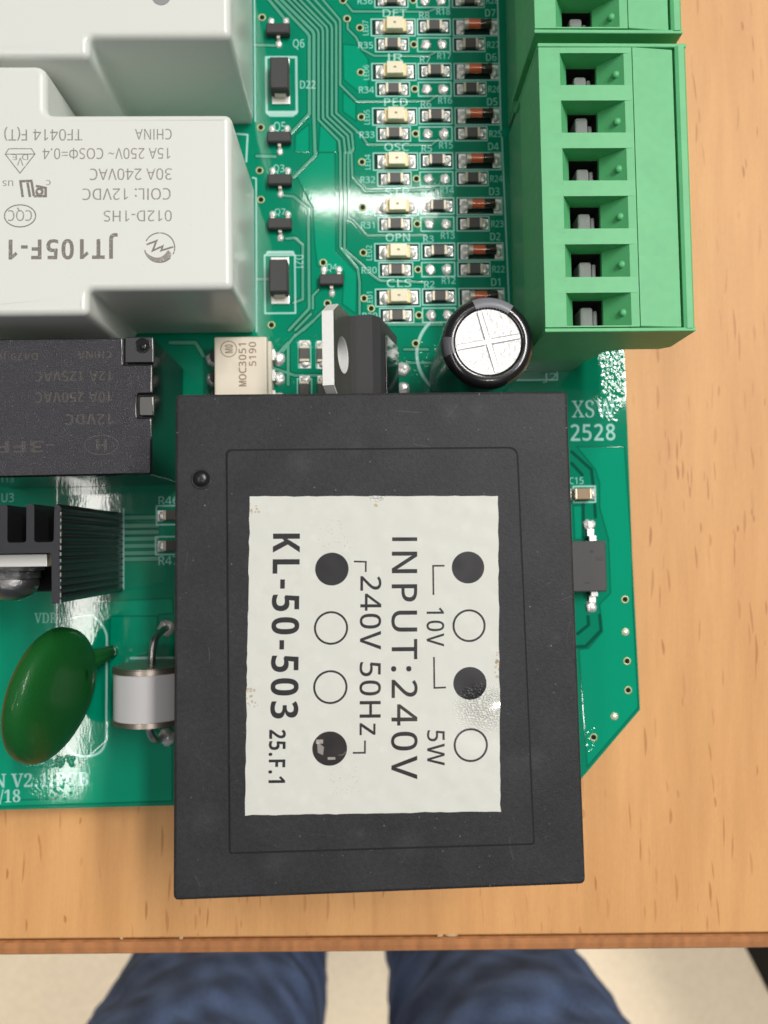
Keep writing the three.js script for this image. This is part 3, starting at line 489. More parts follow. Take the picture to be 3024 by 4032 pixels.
// ---------------------------------------------------------------- heat sink with its transistor
{
  const o = group('heat_sink', board); tag(o, 'black finned heat sink standing at the left edge under the black relay');
  const top = 19.5, ridge = [];
  for (let i = 0; i <= 26; i++) ridge.push([-29.95 + (i % 2 ? 0.2 : -0.12) + 0.03 * n2(i, 3), 5.05 - i * (9.6 / 26), 0.08]);
  const prof = [[-45, -0.95, 0.05], [-42.2, -0.95, 0.25], [-42.2, -4.65, 0.2], [-41.4, -4.65, 0.2], [-41.4, -0.95, 0.25], [-38.6, -0.95, 0.25], [-38.6, -4.65, 0.2], [-37.8, -4.65, 0.2], [-37.8, -0.95, 0.25], [-35.85, -0.95, 0.25], [-35.85, -4.65, 0.25], [-35.05, -4.65, 0.25], [-35.05, -0.95, 0.3], [-33.25, -0.95, 0.3], [-33.25, -4.7, 0.25], [-32.45, -4.7, 0.25], [-32.45, -0.95, 0.3], [-30.6, -0.95, 0.3], [-30.55, -4.0, 0.2], [-30.45, -4.75, 0.25], ...ridge.reverse(), [-30.75, 5.1, 0.05], [-30.8, 0.15, 0.3], [-45, 0.15]];
  const g = prism(outline(prof, 0.06), 0.4, top, 0.03, 1, 0.5);
  const sb = dataTexture(256, (u, v) => 0.5 + 0.3 * n2(u * 30, v * 30) + 0.3 * (rnd() - 0.5));
  const anod = phys({ color: lin(0.03, 0.03, 0.034), roughness: 0.25, metalness: 0.5 });
  mesh('finned_body', g, [phys({ color: lin(0.035, 0.035, 0.043), roughness: 0.45, metalness: 0.35, bumpMap: sb, bumpScale: 0.00001 }), anod], o);
  mesh('scraped_corner', [...Array(14)].map((_, i) => box(-29.98, -29.84, top - 0.05, top + 0.01, 4.7 - i * 0.66, 4.95 - i * 0.66 + rr(0, 0.2), 0.03)), std({ color: lin(0.3, 0.3, 0.29), metalness: 0.5, roughness: 0.45 }), o);
  const t = group('tab_transistor', board); tag(t, 'transistor screwed to the heat sink, at the left edge');
  mesh('metal_tab', box(-43, -32.0, 3, 17.6, 0.22, 1.5, 0.08), M.tabMetal, t); mesh('moulded_case', box(-43, -31.6, 3, 12, 0.3, 4.3, 0.2), M.blackPlastic, t);
  mesh('tab_insulator', box(-33.9, -31.55, 3, 17.2, 0.2, 1.42, 0.08), std({ color: lin(0.24, 0.20, 0.13), roughness: 0.6 }), t);
  mesh('screw', [new THREE.SphereGeometry(1, 24, 16).scale(2.6, 2.6, 1.8).translate(-36.5, 15.2, 3.2), new THREE.CylinderGeometry(2.7, 2.7, 1.0, 28).rotateX(Math.PI / 2).translate(-36.5, 15.2, 2.2), new THREE.CylinderGeometry(3.1, 3.1, 0.4, 28).rotateX(Math.PI / 2).translate(-36.5, 15.2, 1.7)], std({ color: lin(0.22, 0.22, 0.225), metalness: 0.9, roughness: 0.3, bumpMap: grain, bumpScale: 0.00004 }), t);
}

// ---------------------------------------------------------------- green disc varistor
{
  const o = group('varistor', board, -33.48, 0, 15.85, -0.2); o.rotation.z = 0.13; tag(o, 'glossy dark green disc varistor standing at the lower left');
  const g = new THREE.SphereGeometry(1, 48, 32), p = g.attributes.position;
  for (let i = 0; i < p.count; i++) { let X = p.getX(i), Y = p.getY(i), Z = p.getZ(i); const k = Math.sign(X) * Math.pow(Math.abs(X), 0.75) * 2.6; p.setXYZ(i, k * (0.9 + 0.1 * (1 - Y)), Y * 7.4 + 10.0 - 0.6 * Math.max(0, -Y) * (1 - Z * Z), Z * 7.4); }
  g.computeVertexNormals(); mesh('disc', mergeVertices(g), M.varistor, o);
  { const a = new THREE.Vector3(0.2, 7.2, -2.0), b = new THREE.Vector3(1.45, 0.9, -3.8), d = b.clone().sub(a), c = new THREE.CylinderGeometry(0.75, 2.7, d.length(), 24, 6, true), p = c.attributes.position;
    for (let i = 0; i < p.count; i++) { const u = p.getY(i) / d.length() + 0.5; const k = 1 - 0.3 * Math.sin(Math.PI * u); p.setX(i, p.getX(i) * k * (0.72 + 0.28 * u)); p.setZ(i, p.getZ(i) * k); }
    c.computeVertexNormals(); c.applyQuaternion(new THREE.Quaternion().setFromUnitVectors(new THREE.Vector3(0, 1, 0), d.clone().normalize())); const m = a.clone().add(b).multiplyScalar(0.5); c.translate(m.x, m.y, m.z); mesh('coated_shoulder', c, M.varistor, o); }
  for (const [s, x] of [[-1, 1.3], [1, -0.9]]) { mesh('coated_leg', tube([[x * 0.3, 6, s * 3.6], [x * 0.8, 3.4, s * 3.7], [x, 1.2, s * 3.75], [x, -1, s * 3.75]], 0.85, 16, 10), M.varistor, o); mesh('solder_joint', blob(0.85, 0.75, 0.85, x, 0.2, s * 3.75, 0.15), M.solder, o); }
}

// ---------------------------------------------------------------- white ceramic gas tube
{
  const x = -25.2, y = 4.6, o = group('surge_tube', board); tag(o, 'white ceramic tube with metal ends beside the transformer');
  const cz = (r, a, b) => new THREE.CylinderGeometry(r, r, b - a, 40).rotateX(Math.PI / 2).translate(x, y, (a + b) / 2);
  mesh('ceramic_body', cz(4.25, 13.95, 19.25), M.ceramic, o);
  for (const [a, b] of [[13.45, 13.97], [19.23, 19.75]]) mesh('end_cap', [cz(4.4, a, b), cz(4.15, a - 0.12, b + 0.12)], std({ color: lin(0.5, 0.43, 0.38), metalness: 0.9, roughness: 0.35 }), o);
  mesh('lead', tube([[x, y, 13.4], [x + 0.1, y + 0.1, 12.2], [x + 0.25, y - 0.3, 10.6], [x + 0.6, 2.2, 9.7], [x + 0.7, -1.4, 9.6]], 0.42), M.steel, o);
  mesh('lead', tube([[x - 0.2, y, 19.8], [x - 0.25, y, 20.9], [x - 0.1, y - 0.8, 22.0], [x + 0.1, 2, 22.7], [x + 0.1, -1.4, 22.7]], 0.45), M.steel, o);
  for (const pz of [9.6, 22.8]) mesh('solder_joint', blob(1.05, 0.8, 1.05, x + 0.6, 0.1, pz, 0.2), M.solder, o);
}

// ---------------------------------------------------------------- grey chip and capacitor near the right edge
{
  const o = group('bridge_rectifier', board); tag(o, 'dark grey four-legged chip near the right edge of the board');
  const [cc, xx] = canvasOf(256, 256, '#474748'); xx.fillStyle = 'rgba(30,30,30,0.8)'; print(xx, '+', 176, 40, 200, 66, 0, 'sans-serif', 'bold'); print(xx, 'DB', 206, 80, 236, 100, 1); print(xx, '~', 150, 190, 178, 216, 0, 'sans-serif', 'bold');
  const tx = canvasTexture(cc); const sx = 22.3, sz = -0.3; tx.repeat.set(1 / 7, 1 / 6.5); tx.offset.set(-sx / 7, 1 + sz / 6.5); tx.wrapS = tx.wrapT = THREE.ClampToEdgeWrapping;
  mesh('chip_case', prism(outline([[22.4, -0.25], [29.2, -0.25], [29.2, 5.95], [22.4, 5.95]], 0.2), 0.2, 2.5, 0.16, 2), [std({ map: tx, roughness: 0.6 }), M.chipBlack], o);
  for (const lx of [23.2, 28.0]) for (const s of [-1, 1]) { const ez = s < 0 ? -0.25 : 5.95; mesh('leg', [box(lx - 0.45, lx + 0.45, 1.0, 1.25, Math.min(ez - s * 0.2, ez + s * 0.5), Math.max(ez - s * 0.2, ez + s * 0.5), 0.08), box(lx - 0.45, lx + 0.45, 0.05, 1.25, Math.min(ez + s * 0.4, ez + s * 0.65), Math.max(ez + s * 0.4, ez + s * 0.65), 0.08), box(lx - 0.45, lx + 0.45, 0.05, 0.35, Math.min(ez + s * 0.6, ez + s * 1.5), Math.max(ez + s * 0.6, ez + s * 1.5), 0.08)], M.solder, o); mesh('solder_joint', blob(0.72, 0.3, 0.7, lx - 0.1, 0, ez + s * 2.0, 0.3), M.solder, o); }
}
{
  const [kx, kz] = [27.02, -6.08], k = group('chip_capacitor', board, kx, 0, kz); tag(k, 'tan chip capacitor near the right edge of the board');
  mesh('ceramic_body', box(-0.75, 0.75, 0.08, 1.1, -0.68, 0.68, 0.1), M.tanCap, k);
  for (const s of [-1, 1]) { mesh('end_cap', box(Math.min(s * 0.7, s * 1.1), Math.max(s * 0.7, s * 1.1), 0.05, 1.13, -0.7, 0.7, 0.12), std({ color: lin(0.55, 0.48, 0.36), metalness: 0.6, roughness: 0.4 }), k); mesh('solder_joint', blob(0.5, 0.4, 0.75, s * 1.4, 0.02, 0, 0.2), M.solder, k); }
}

// ---------------------------------------------------------------- transformer
{
  const Ht = 28.5, o = group('transformer', board); tag(o, 'large black transformer block with a white printed sticker, in the middle of the board');
  const sp = dataTexture(512, (u, v) => { const a = 0.5 + 0.18 * n2(u * 60, v * 60) + 0.12 * n2(u * 7, v * 7) + 0.5 * (rnd() - 0.5); return a; });
  sp.repeat.set(1 / 24, 1 / 24);
  const [ck, xk] = canvasOf(1024, 1320, '#2b2b2d');              // matt moulded plastic with dust and scuffs, 25 pixels per millimetre
  { const img = xk.getImageData(0, 0, 1024, 1320), d = img.data; for (let q = 0; q < 1024 * 1320; q++) { const px = q % 1024, py = (q / 1024) | 0, v = 4 * n2(px * 0.006, py * 0.006) + 3 * n2(px * 0.05, py * 0.05) + 20 * (rnd() - 0.5); d[q * 4] += v - 1; d[q * 4 + 1] += v; d[q * 4 + 2] += v + 1.5; } xk.putImageData(img, 0, 0); }
  for (let q = 0; q < 420; q++) { xk.fillStyle = `rgba(210,210,205,${rr(0.1, 0.6)})`; const px = rnd() * 1024, py = rnd() * 1320, s = rr(0.8, 2.4); xk.fillRect(px, py, s, s * rr(0.6, 1.6)); }
  for (let q = 0; q < 60; q++) { xk.strokeStyle = `rgba(150,150,150,${rr(0.05, 0.3)})`; xk.lineWidth = rr(0.8, 2.2); const px = rnd() * 1024, py = rnd() * 1320, a = rr(0, 6.3), l = rr(5, 55); xk.beginPath(); xk.moveTo(px, py); xk.quadraticCurveTo(px + Math.cos(a) * l * 0.5 + rr(-4, 4), py + Math.sin(a) * l * 0.5, px + Math.cos(a) * l, py + Math.sin(a) * l); xk.stroke(); }
  for (let q = 0; q < 26; q++) { const px = rnd() * 1024, py = rnd() * 1320, r = rr(10, 46), g2 = xk.createRadialGradient(px, py, 0, px, py, r); g2.addColorStop(0, 'rgba(120,120,122,0.16)'); g2.addColorStop(1, 'rgba(120,120,122,0)'); xk.fillStyle = g2; xk.fillRect(px - r, py - r, 2 * r, 2 * r); }
  const sc = canvasTexture(ck); sc.repeat.set(25 / 1024, 25 / 1320); sc.offset.set(19 * 25 / 1024, 1 - 14.5 * 25 / 1320);
  const skin = phys({ map: sc, bumpMap: sp, bumpScale: 0.000018, roughness: 0.55, specularIntensity: 0.7 });
  mesh('housing', prism(outline([[-16.51, -13.56], [18.02, -13.47], [18.47, 29.36], [-16.87, 29.82]], 0.55), 0.4, Ht, 0.32, 3), skin, o);
  const panel = [[-12.01, -8.54, 0.5], [13.37, -8.43, 0.9], [14.00, 25.76, 0.3], [-11.99, 25.89, 0.3]];
  mesh('raised_panel', prism(outline(panel), Ht - 0.5, Ht + 0.16, 0.1, 2), skin, o);
  const grow = (k) => { const mx = panel.reduce((a, p) => a + p[0], 0) / 4, mz = panel.reduce((a, p) => a + p[1], 0) / 4; return panel.map((p) => [p[0] + Math.sign(p[0] - mx) * k, p[1] + Math.sign(p[1] - mz) * k, p[2]]); };
  const rim = outline(grow(0.13)); rim.holes.push(new THREE.Path(outline(panel).getPoints(6)));
  mesh('panel_groove', prism(rim, Ht - 0.3, Ht + 0.012, 0, 1, 0), std({ color: lin(0.006, 0.006, 0.007), roughness: 0.8 }), o);
  { const [px, pz] = [-14.26, -6.09]; mesh('fill_hole', [cyl(0.78, 0.78, Ht - 0.4, Ht + 0.02, px, pz, 24)], M.hole, o); mesh('resin_bead', new THREE.SphereGeometry(0.68, 20, 12).scale(1, 0.5, 1).translate(px - 0.03, Ht - 0.05, pz - 0.03), phys({ color: lin(0.012, 0.012, 0.013), roughness: 0.3 }), o); mesh('hole_rim', new THREE.TorusGeometry(0.82, 0.09, 6, 28).rotateX(Math.PI / 2).scale(1, 0.6, 1).translate(px, Ht, pz), skin, o); }
  // sticker
  const W = 1350, H = 1725, [c, x] = canvasOf(W, H, '#d8d9d2'), [cb, xb] = canvasOf(W, H, '#808080');
  const bx = (x0, y0, x1, y1) => [x0 - 112, y0 - 74, x1 - 112, y1 - 74];
  for (let i = 0; i < 500; i++) { const v = rr(-6, 6); x.fillStyle = v > 0 ? 'rgba(255,255,250,0.05)' : 'rgba(190,180,160,0.04)'; x.beginPath(); x.arc(rnd() * W, rnd() * H, rr(2, 28), 0, 7); x.fill(); }
  x.fillStyle = x.strokeStyle = '#15131a';
  const t1 = (s, x0, y0, x1, y1, w, sp) => print(x, s, ...bx(x0, y0, x1, y1), 1, 'sans-serif', w, sp, w ? 0 : 1.3);
  t1('KL-50-503', 240, 262, 386, 1292, 'bold', 10); t1('25.F.1', 234, 1340, 322, 1645, 'bold', 4);
  t1('240V 50Hz', 714, 508, 825, 1385, '', 4); t1('INPUT:240V', 884, 285, 1020, 1618, '', 10); t1('10V', 1072, 680, 1164, 902, '', 6); t1('5W', 1074, 1350, 1166, 1548, '', 4);
  const dot = (px, py, r) => { x.beginPath(); x.arc(px - 112, py - 74, r, 0, 7); x.fill(); }, ring = (px, py, r) => { x.lineWidth = 11; x.beginPath(); x.arc(px - 112, py - 74, r - 5, 0, 7); x.stroke(); };
  dot(559, 475, 90); ring(557, 797, 91); ring(556, 1118, 91); dot(555, 1449, 92); dot(1296, 470, 88); ring(1300, 790, 89); dot(1303, 1105, 89); ring(1306, 1440, 91);
  const br = (...p) => { x.lineWidth = 9; x.lineJoin = 'miter'; x.beginPath(); for (let i = 0; i < p.length; i += 2) i ? x.lineTo(p[i] - 112, p[i + 1] - 74) : x.moveTo(p[i] - 112, p[i + 1] - 74); x.stroke(); };
  br(678, 434, 742, 436, 742, 492); br(742, 1408, 742, 1474, 678, 1474); br(1168, 460, 1106, 460, 1108, 620); br(1110, 960, 1112, 1128, 1174, 1126);
  // scuffs, dirt, torn edge
  x.fillStyle = 'rgba(150,120,90,0.35)'; for (let i = 0; i < 60; i++) { const a = rnd(); const [px, py] = a < 0.4 ? [rr(1440, 1470), rr(930, 1140)] : a < 0.7 ? [rr(112, 170), rr(1120, 1220)] : [rr(112, 170), rr(110, 170)]; x.beginPath(); x.arc(px - 112, py - 74, rr(2, 9), 0, 7); x.fill(); }
  for (let i = 0; i < 130; i++) { x.fillStyle = `rgba(90,70,60,${rr(0.1, 0.4)})`; const a = rnd(); const px = a < 0.5 ? rr(480, 660) : rr(560, 720), py = a < 0.5 ? rr(200, 400) : rr(1530, 1700); x.beginPath(); x.arc(px - 112, py - 74, rr(0.8, 2.6), 0, 7); x.fill(); }
  x.fillStyle = 'rgba(190,150,90,0.6)'; x.beginPath(); x.ellipse(795 - 112, 125 - 74, 12, 9, 0.5, 0, 7); x.fill(); x.fillStyle = 'rgba(210,200,190,0.75)'; x.fillRect(482 - 112, 1400 - 74, 38, 22); x.fillRect(545 - 112, 1495 - 74, 40, 14); x.fillStyle = 'rgba(225,220,210,0.6)'; x.beginPath(); x.moveTo(487 - 112, 1410 - 74); x.lineTo(525 - 112, 1440 - 74); x.lineTo(520 - 112, 1485 - 74); x.lineTo(492 - 112, 1470 - 74); x.fill();
  x.strokeStyle = 'rgba(200,195,190,0.6)'; x.lineWidth = 3; x.beginPath(); x.arc(612 - 112, 1455 - 74, 30, 0.4, 1.9); x.stroke();
  // crinkles of the clear film
  { const img = xb.getImageData(0, 0, W, H), d = img.data; for (let j = 0; j < H; j++) for (let i = 0; i < W; i++) { const k = (j * W + i) * 4, px = i + 112, py = j + 74; const e = Math.max(0, 1 - Math.hypot((px - 1380) / 190, (py - 1240) / 150)), e2 = Math.max(0, 1 - Math.hypot((px - 800) / 60, (py - 80) / 30)); const r = 1 - Math.abs(n2(px * 0.03, py * 0.045)); const v = 120 * Math.min(1, (e + e2) * 1.6) * (r * r - 0.3) + 4 * n2(i * 0.006, j * 0.006) * 6; d[k] += v; d[k + 1] += v; d[k + 2] += v; } xb.putImageData(img, 0, 0); }
  const map = canvasTexture(c), bump = canvasTexture(cb, false);
  const st = [[-10.02, -4.51], [11.60, -4.23], [11.19, 22.91], [-10.68, 22.72]], n = 34, g = new THREE.PlaneGeometry(1, 1, n, n + 8), p = g.attributes.position, uv = g.attributes.uv;
  for (let i = 0; i < p.count; i++) {
    let u = uv.getX(i), v = 1 - uv.getY(i); const e = Math.min(u, 1 - u, v, 1 - v) < 1e-6 ? 1 : 0;
    const a = st[0].map((q, k) => q + (st[1][k] - q) * u), b = st[3].map((q, k) => q + (st[2][k] - q) * u);
    const jx = e * 0.06 * n2(u * 30, v * 30 + 4), jz = e * 0.05 * n2(u * 34 + 7, v * 28), lift = Math.max(0, 1 - Math.hypot((u - 1) * 6, (v - 0.66) * 9)) * 0.10 + Math.max(0, 1 - Math.hypot((u) * 9, (v - 0.04) * 14)) * 0.14;
    p.setXYZ(i, a[0] + (b[0] - a[0]) * v + jx, Ht + 0.2 + lift, a[1] + (b[1] - a[1]) * v + jz);
  }
  g.computeVertexNormals();
  mesh('sticker', g, phys({ map, bumpMap: bump, bumpScale: 0.0002, roughness: 0.42, clearcoat: 1, clearcoatRoughness: 0.06, side: THREE.DoubleSide }), o);
}

// ---------------------------------------------------------------- green terminal headers (soldered) and plugs (pushed on)
const PZ0 = -51.95, PZ1 = -21.55;
for (const dz of [0, -31.5]) {
  const h = group('terminal_header', board, 0, 0, dz); tag(h, dz ? 'green socket under the upper terminal plug' : 'green socket under the lower terminal plug');
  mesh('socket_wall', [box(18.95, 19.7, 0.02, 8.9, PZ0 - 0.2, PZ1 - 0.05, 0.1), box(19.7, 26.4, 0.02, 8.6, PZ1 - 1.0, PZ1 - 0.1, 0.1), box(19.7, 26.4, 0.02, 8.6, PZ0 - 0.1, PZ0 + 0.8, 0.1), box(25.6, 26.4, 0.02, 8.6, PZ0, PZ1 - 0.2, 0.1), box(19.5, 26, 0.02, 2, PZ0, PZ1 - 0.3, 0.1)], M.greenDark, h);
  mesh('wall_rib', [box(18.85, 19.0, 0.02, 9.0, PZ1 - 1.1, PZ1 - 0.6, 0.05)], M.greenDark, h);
}
{
  const plug = group('terminal_plug', null, 26.4, 0, (PZ0 + PZ1) / 2); tag(plug, 'green screw terminal plug with six openings, fully in view', 'terminal plug');
  const ox = 26.4, oz = (PZ0 + PZ1) / 2, T = 18.4, P = 5.05, G = [];
  const sh = (g) => g.translate(-ox, 0, -oz);
  const first = -50.85, len = 3.42;
  const full = [[18.65, 8.8], [18.65, T], [28.38, T], [28.38, 10.6], [27.1, 9.7], [26.7, 8.8]];
  for (let i = 0; i < 6; i++) {
    const a = first + i * P, b = a + len;
    G.push(profile([[18.65, 8.8], [18.65, T], [20.85, T], [22.1, 16.1], [22.1, 8.8]], a, b), profile([[25.36, 8.8], [25.36, 16.1], [27.55, T - 0.05], [28.38, T], [28.38, 10.6], [27.1, 9.7], [26.7, 8.8]], a, b));
    G.push(profile(full, i ? a - (P - len) : PZ0 + 0.5, a));
  }
  G.push(profile(full, first + 5 * P + len, PZ1 - 0.5));
  const cell = merge(G.map((g) => sh(g)));
  mesh('plug_body', cell, M.green, plug);
  const end = [[18.6, 6.0], [18.6, T + 0.02], [34.2, T - 0.1], [34.15, 12.0], [33.2, 11.0], [29.2, 11.0], [27.1, 9.7], [26.6, 6.0]];
  mesh('end_plate', sh(profile(end, PZ1 - 0.42, PZ1, 0.1)), M.green, plug); mesh('end_plate', sh(profile(end, PZ0, PZ0 + 0.42, 0.1)), M.green, plug);
  mesh('cover_strip', sh(profile([[28.46, 11.1], [28.46, T + 0.03], [32.8, T - 0.4], [32.8, 11.1]], PZ0 + 0.46, PZ1 - 0.5, 0.08)), M.green, plug);
  mesh('outer_lip', sh(profile([[32.98, 11.2], [32.98, T - 0.15], [33.3, T], [33.9, T - 0.02], [34.15, T - 0.3], [34.15, 12.1], [33.3, 11.2]], PZ0 + 0.3, PZ1 - 0.3)), M.green, plug);
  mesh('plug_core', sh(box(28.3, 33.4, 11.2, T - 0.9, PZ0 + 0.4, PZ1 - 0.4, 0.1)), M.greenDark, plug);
  for (let i = 0; i < 6; i++) {
    const a = first + i * P, b = a + len;
    mesh('pip', sh(new THREE.SphereGeometry(0.4, 14, 10).scale(1, 0.8, 1).translate(26.9, 17.72, (a + b) / 2 + 0.2)), M.green, plug);
    const g = [new THREE.CylinderGeometry(1.15, 1.15, len + 0.4, 20, 1, false, 0, Math.PI).rotateX(Math.PI / 2).translate(0, 0, 0)];
    mesh('wire_clamp', sh(merge([box(22.95, 24.3, 9, 16.1 + rr(-0.15, 0.1), a + 0.75 + rr(-0.35, 0.5), b - 0.02, 0.3, 3), box(24.55, 25.0, 9, 15.2, a + 0.9, b - 0.02, 0.15)])), std({ color: lin(0.40, 0.405, 0.41), metalness: 0.4, roughness: 0.45, bumpMap: grain, bumpScale: 0.00006 }), plug);
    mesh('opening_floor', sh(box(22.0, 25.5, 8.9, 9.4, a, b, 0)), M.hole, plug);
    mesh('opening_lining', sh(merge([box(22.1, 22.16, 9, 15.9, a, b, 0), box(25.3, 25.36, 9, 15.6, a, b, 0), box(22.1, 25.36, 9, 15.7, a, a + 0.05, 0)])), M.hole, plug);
  }
  const p2 = copyOf(plug, 'terminal_plug', null, 26.4 - 0.3, 0, oz - 31.45); tag(p2, 'green screw terminal plug cut off by the top of the picture', 'terminal plug', 'green terminal plugs'); plug.userData.group = 'green terminal plugs';
}

// ---------------------------------------------------------------- person standing at the desk, bag
{
  const RES = 110, mc = new MarchingCubes(RES, new THREE.MeshBasicMaterial(), false, false, 120000);
  const C = [0, -0.27, 0.32], HALF = 0.56, jit = (v) => 0;
  const bones = [];
  const bone = (a, b, ra, rb, legId) => bones.push([a, b, ra, rb]);
  for (const s of [-1, 1]) {
    const kx = s < 0 ? -0.106 : 0.082;
    bone([kx * 0.92, -0.68, 0.315], [kx * 0.97, -0.30, 0.305], 0.058, 0.074); bone([kx * 0.97, -0.30, 0.305], [s * 0.10, 0.10, 0.30], 0.070, 0.088);
  }
  bone([-0.075, 0.12, 0.31], [0.075, 0.12, 0.31], 0.115, 0.115);
  const sd = (p) => {
    let d = 1;
    for (const [a, b, ra, rb] of bones) {
      const ax = b[0] - a[0], ay = b[1] - a[1], az = b[2] - a[2], px = p[0] - a[0], py = p[1] - a[1], pz = p[2] - a[2], t = Math.max(0, Math.min(1, (px * ax + py * ay + pz * az) / (ax * ax + ay * ay + az * az)));
      const e = Math.hypot(px - ax * t, py - ay * t, pz - az * t) - (ra + (rb - ra) * t), k = 0.02, h = Math.max(k - Math.abs(d - e), 0) / k; d = Math.min(d, e) - h * h * k * 0.25;
    }
    return d + 0.0035 * n3(p[0] * 12, p[1] * 30 + p[0] * 20, p[2] * 12) + 0.002 * n3(p[0] * 9 + 4, p[1] * 60 + p[0] * 50, p[2] * 9);
  };
  for (let k = 0; k < RES; k++) for (let j = 0; j < RES; j++) for (let i = 0; i < RES; i++) mc.field[i + j * RES + k * RES * RES] = -sd([C[0] + (i - RES / 2) / (RES / 2) * HALF, C[1] + (j - RES / 2) / (RES / 2) * HALF, C[2] + (k - RES / 2) / (RES / 2) * HALF]);
  mc.isolation = 0; mc.update();
  const n = mc.count, g = new THREE.BufferGeometry();
  g.setAttribute('position', new THREE.BufferAttribute(mc.positionArray.slice(0, n * 3), 3)); g.setAttribute('normal', new THREE.BufferAttribute(mc.normalArray.slice(0, n * 3), 3));
  const uvs = new Float32Array(n * 2); for (let i = 0; i < n; i++) { uvs[i * 2] = g.attributes.position.getX(i) * 4; uvs[i * 2 + 1] = g.attributes.position.getY(i) * 4; } g.setAttribute('uv', new THREE.BufferAttribute(uvs, 2));
  g.scale(HALF * 1000, HALF * 1000, HALF * 1000); g.translate(C[0] * 1000, C[1] * 1000, C[2] * 1000);
  const person = group('person', null, 0, -745, 310); tag(person, 'person in blue jeans standing close to the front edge of the desk', 'person');
  const den = dataTexture(256, (u, v) => { const a = 1 + 0.25 * n2(u * 5, v * 5) + 0.25 * (rnd() - 0.5); return [0.335 * a, 0.425 * a, 0.59 * a]; }, 1, true);
  const jm = mesh('jeans', g.translate(0, 745, -310), std({ map: den, roughness: 0.95, side: THREE.DoubleSide }), person);
  // sweater, head; the hands are in the trouser pockets
  const field = (res, c, half, f) => {
    const m = new MarchingCubes(res, new THREE.MeshBasicMaterial(), false, false, 90000);
    for (let k = 0; k < res; k++) for (let j = 0; j < res; j++) for (let i = 0; i < res; i++) m.field[i + j * res + k * res * res] = -f([c[0] + (i - res / 2) / (res / 2) * half, c[1] + (j - res / 2) / (res / 2) * half, c[2] + (k - res / 2) / (res / 2) * half]);
    m.isolation = 0; m.update();
    const b = new THREE.BufferGeometry(), q = m.count; b.setAttribute('position', new THREE.BufferAttribute(m.positionArray.slice(0, q * 3), 3)); b.setAttribute('normal', new THREE.BufferAttribute(m.normalArray.slice(0, q * 3), 3));
    return b.scale(half * 1000, half * 1000, half * 1000).translate(c[0] * 1000, c[1] * 1000 + 745, c[2] * 1000 - 310);
  };
  const capsules = (list, k) => (p) => { let d = 1; for (const [a, b, ra, rb] of list) { const ax = b[0] - a[0], ay = b[1] - a[1], az = b[2] - a[2], px = p[0] - a[0], py = p[1] - a[1], pz = p[2] - a[2], u = Math.max(0, Math.min(1, (px * ax + py * ay + pz * az) / (ax * ax + ay * ay + az * az + 1e-9))), e = Math.hypot(px - ax * u, py - ay * u, pz - az * u) - (ra + (rb - ra) * u), h = Math.max(k - Math.abs(d - e), 0) / k; d = Math.min(d, e) - h * h * k * 0.25; } return d; };
  const top = [];
  for (const s of [-1, 1]) top.push([[s * 0.07, 0.20, 0.31], [s * 0.075, 0.52, 0.30], 0.118, 0.125], [[s * 0.05, 0.60, 0.30], [s * 0.165, 0.60, 0.30], 0.07, 0.062], [[s * 0.19, 0.59, 0.30], [s * 0.265, 0.34, 0.33], 0.058, 0.05], [[s * 0.265, 0.34, 0.33], [s * 0.185, 0.13, 0.25], 0.05, 0.042]);
  mesh('sweater', field(72, [0, 0.42, 0.30], 0.42, capsules(top, 0.035)), std({ color: lin(0.05, 0.055, 0.065), roughness: 0.95 }), person);
  mesh('head', field(64, [0, 0.78, 0.25], 0.20, capsules([[[0, 0.62, 0.31], [0, 0.74, 0.28], 0.058, 0.054], [[0, 0.86, 0.25], [0, 0.82, 0.24], 0.088, 0.086], [[0, 0.80, 0.215], [0, 0.755, 0.20], 0.062, 0.045], [[0, 0.815, 0.15], [0, 0.785, 0.135], 0.010, 0.015], [[-0.085, 0.82, 0.26], [-0.09, 0.80, 0.258], 0.016, 0.012], [[0.085, 0.82, 0.26], [0.09, 0.80, 0.258], 0.016, 0.012]], 0.02)), std({ color: lin(0.48, 0.30, 0.21), roughness: 0.6 }), person);
  mesh('hair', field(56, [0, 0.88, 0.27], 0.16, (p) => Math.max(capsules([[[0, 0.872, 0.262], [0, 0.835, 0.275], 0.096, 0.092]], 0.02)(p), (0.86 - p[1]) * 0.8 + (0.235 - p[2]) * 0.6)), std({ color: lin(0.02, 0.016, 0.013), roughness: 0.8 }), person);
  for (const s of [-1, 1]) mesh('eye', new THREE.SphereGeometry(11, 14, 10).translate(s * 31, 820 + 745, 164 - 310), std({ color: lin(0.75, 0.73, 0.7), roughness: 0.3 }), person);
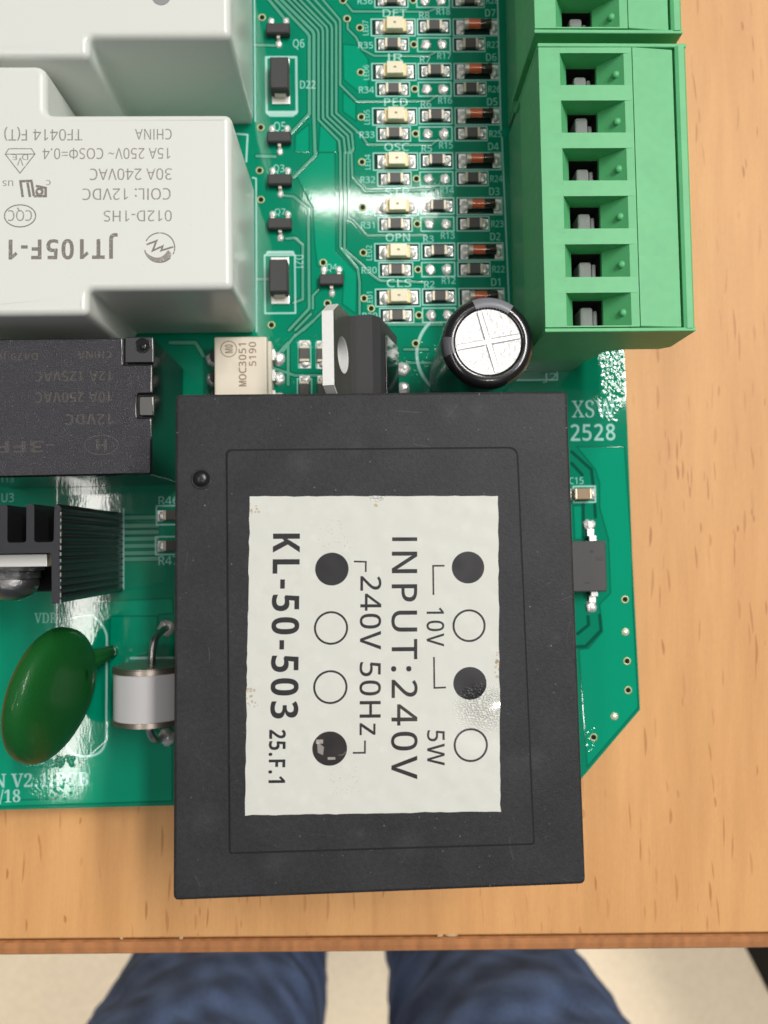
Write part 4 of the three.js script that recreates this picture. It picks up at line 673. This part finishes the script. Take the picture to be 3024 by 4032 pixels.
  for (const s of [-1, 1]) {
    const sole = new THREE.SphereGeometry(1, 28, 18), p = sole.attributes.position; for (let i = 0; i < p.count; i++) { const z = p.getZ(i); p.setXYZ(i, s * 95 + p.getX(i) * (46 - 6 * z), Math.max(p.getY(i), -0.6) * (36 + 20 * Math.max(0, z)) + 22, z * 138 - 40); } sole.computeVertexNormals();
    mesh('shoe', sole, std({ color: lin(0.03, 0.028, 0.026), roughness: 0.6 }), person);
  }
}
{
  const bag = group('black_bag', null, 494, -745, 336, 0.456); tag(bag, 'black bag standing on the floor at the lower right corner', 'bag');
  mesh('bag_body', new RoundedBoxGeometry(260, 300, 420, 5, 14).translate(0, 150, 0), phys({ color: lin(0.006, 0.0045, 0.004), roughness: 0.9, specularIntensity: 0.25 }), bag);
  mesh('bag_handle', tube([[0, 295, -90], [0, 335, -70], [0, 345, 0], [0, 335, 70], [0, 295, 90]], 9, 24, 8), phys({ color: lin(0.006, 0.0045, 0.004), roughness: 0.9, specularIntensity: 0.25 }), bag);
}

// ---------------------------------------------------------------- ceiling lamps
for (const L of LAMPS) {
  const o = group('ceiling_lamp', null, L.at[0] * 1000, L.at[1] * 1000, L.at[2] * 1000, L.turn || 0); tag(o, L.label, 'ceiling lamp');
  const w = L.size[0] * 1000, d = L.size[1] * 1000;
  mesh('lamp_tray', box(-w / 2 - 12, w / 2 + 12, 6, 50, -d / 2 - 12, d / 2 + 12, 3), std({ color: lin(0.8, 0.8, 0.8), roughness: 0.5 }), o);
  const dif = mesh('lamp_diffuser', box(-w / 2, w / 2, 1, 8, -d / 2, d / 2, 0), std({ color: lin(0.9, 0.9, 0.9), emissive: lin(1, 0.96, 0.88), emissiveIntensity: 1.0 }), o); dif.castShadow = false;
  const a = new THREE.RectAreaLight(lin(1, 0.97, 0.92), L.power, L.size[0], L.size[1]); a.name = 'lamp_light'; a.position.set(0, -0.004, 0); a.rotation.x = -Math.PI / 2; o.add(a);
}
scene.updateMatrixWorld(true);
renderer.render(scene, camera);
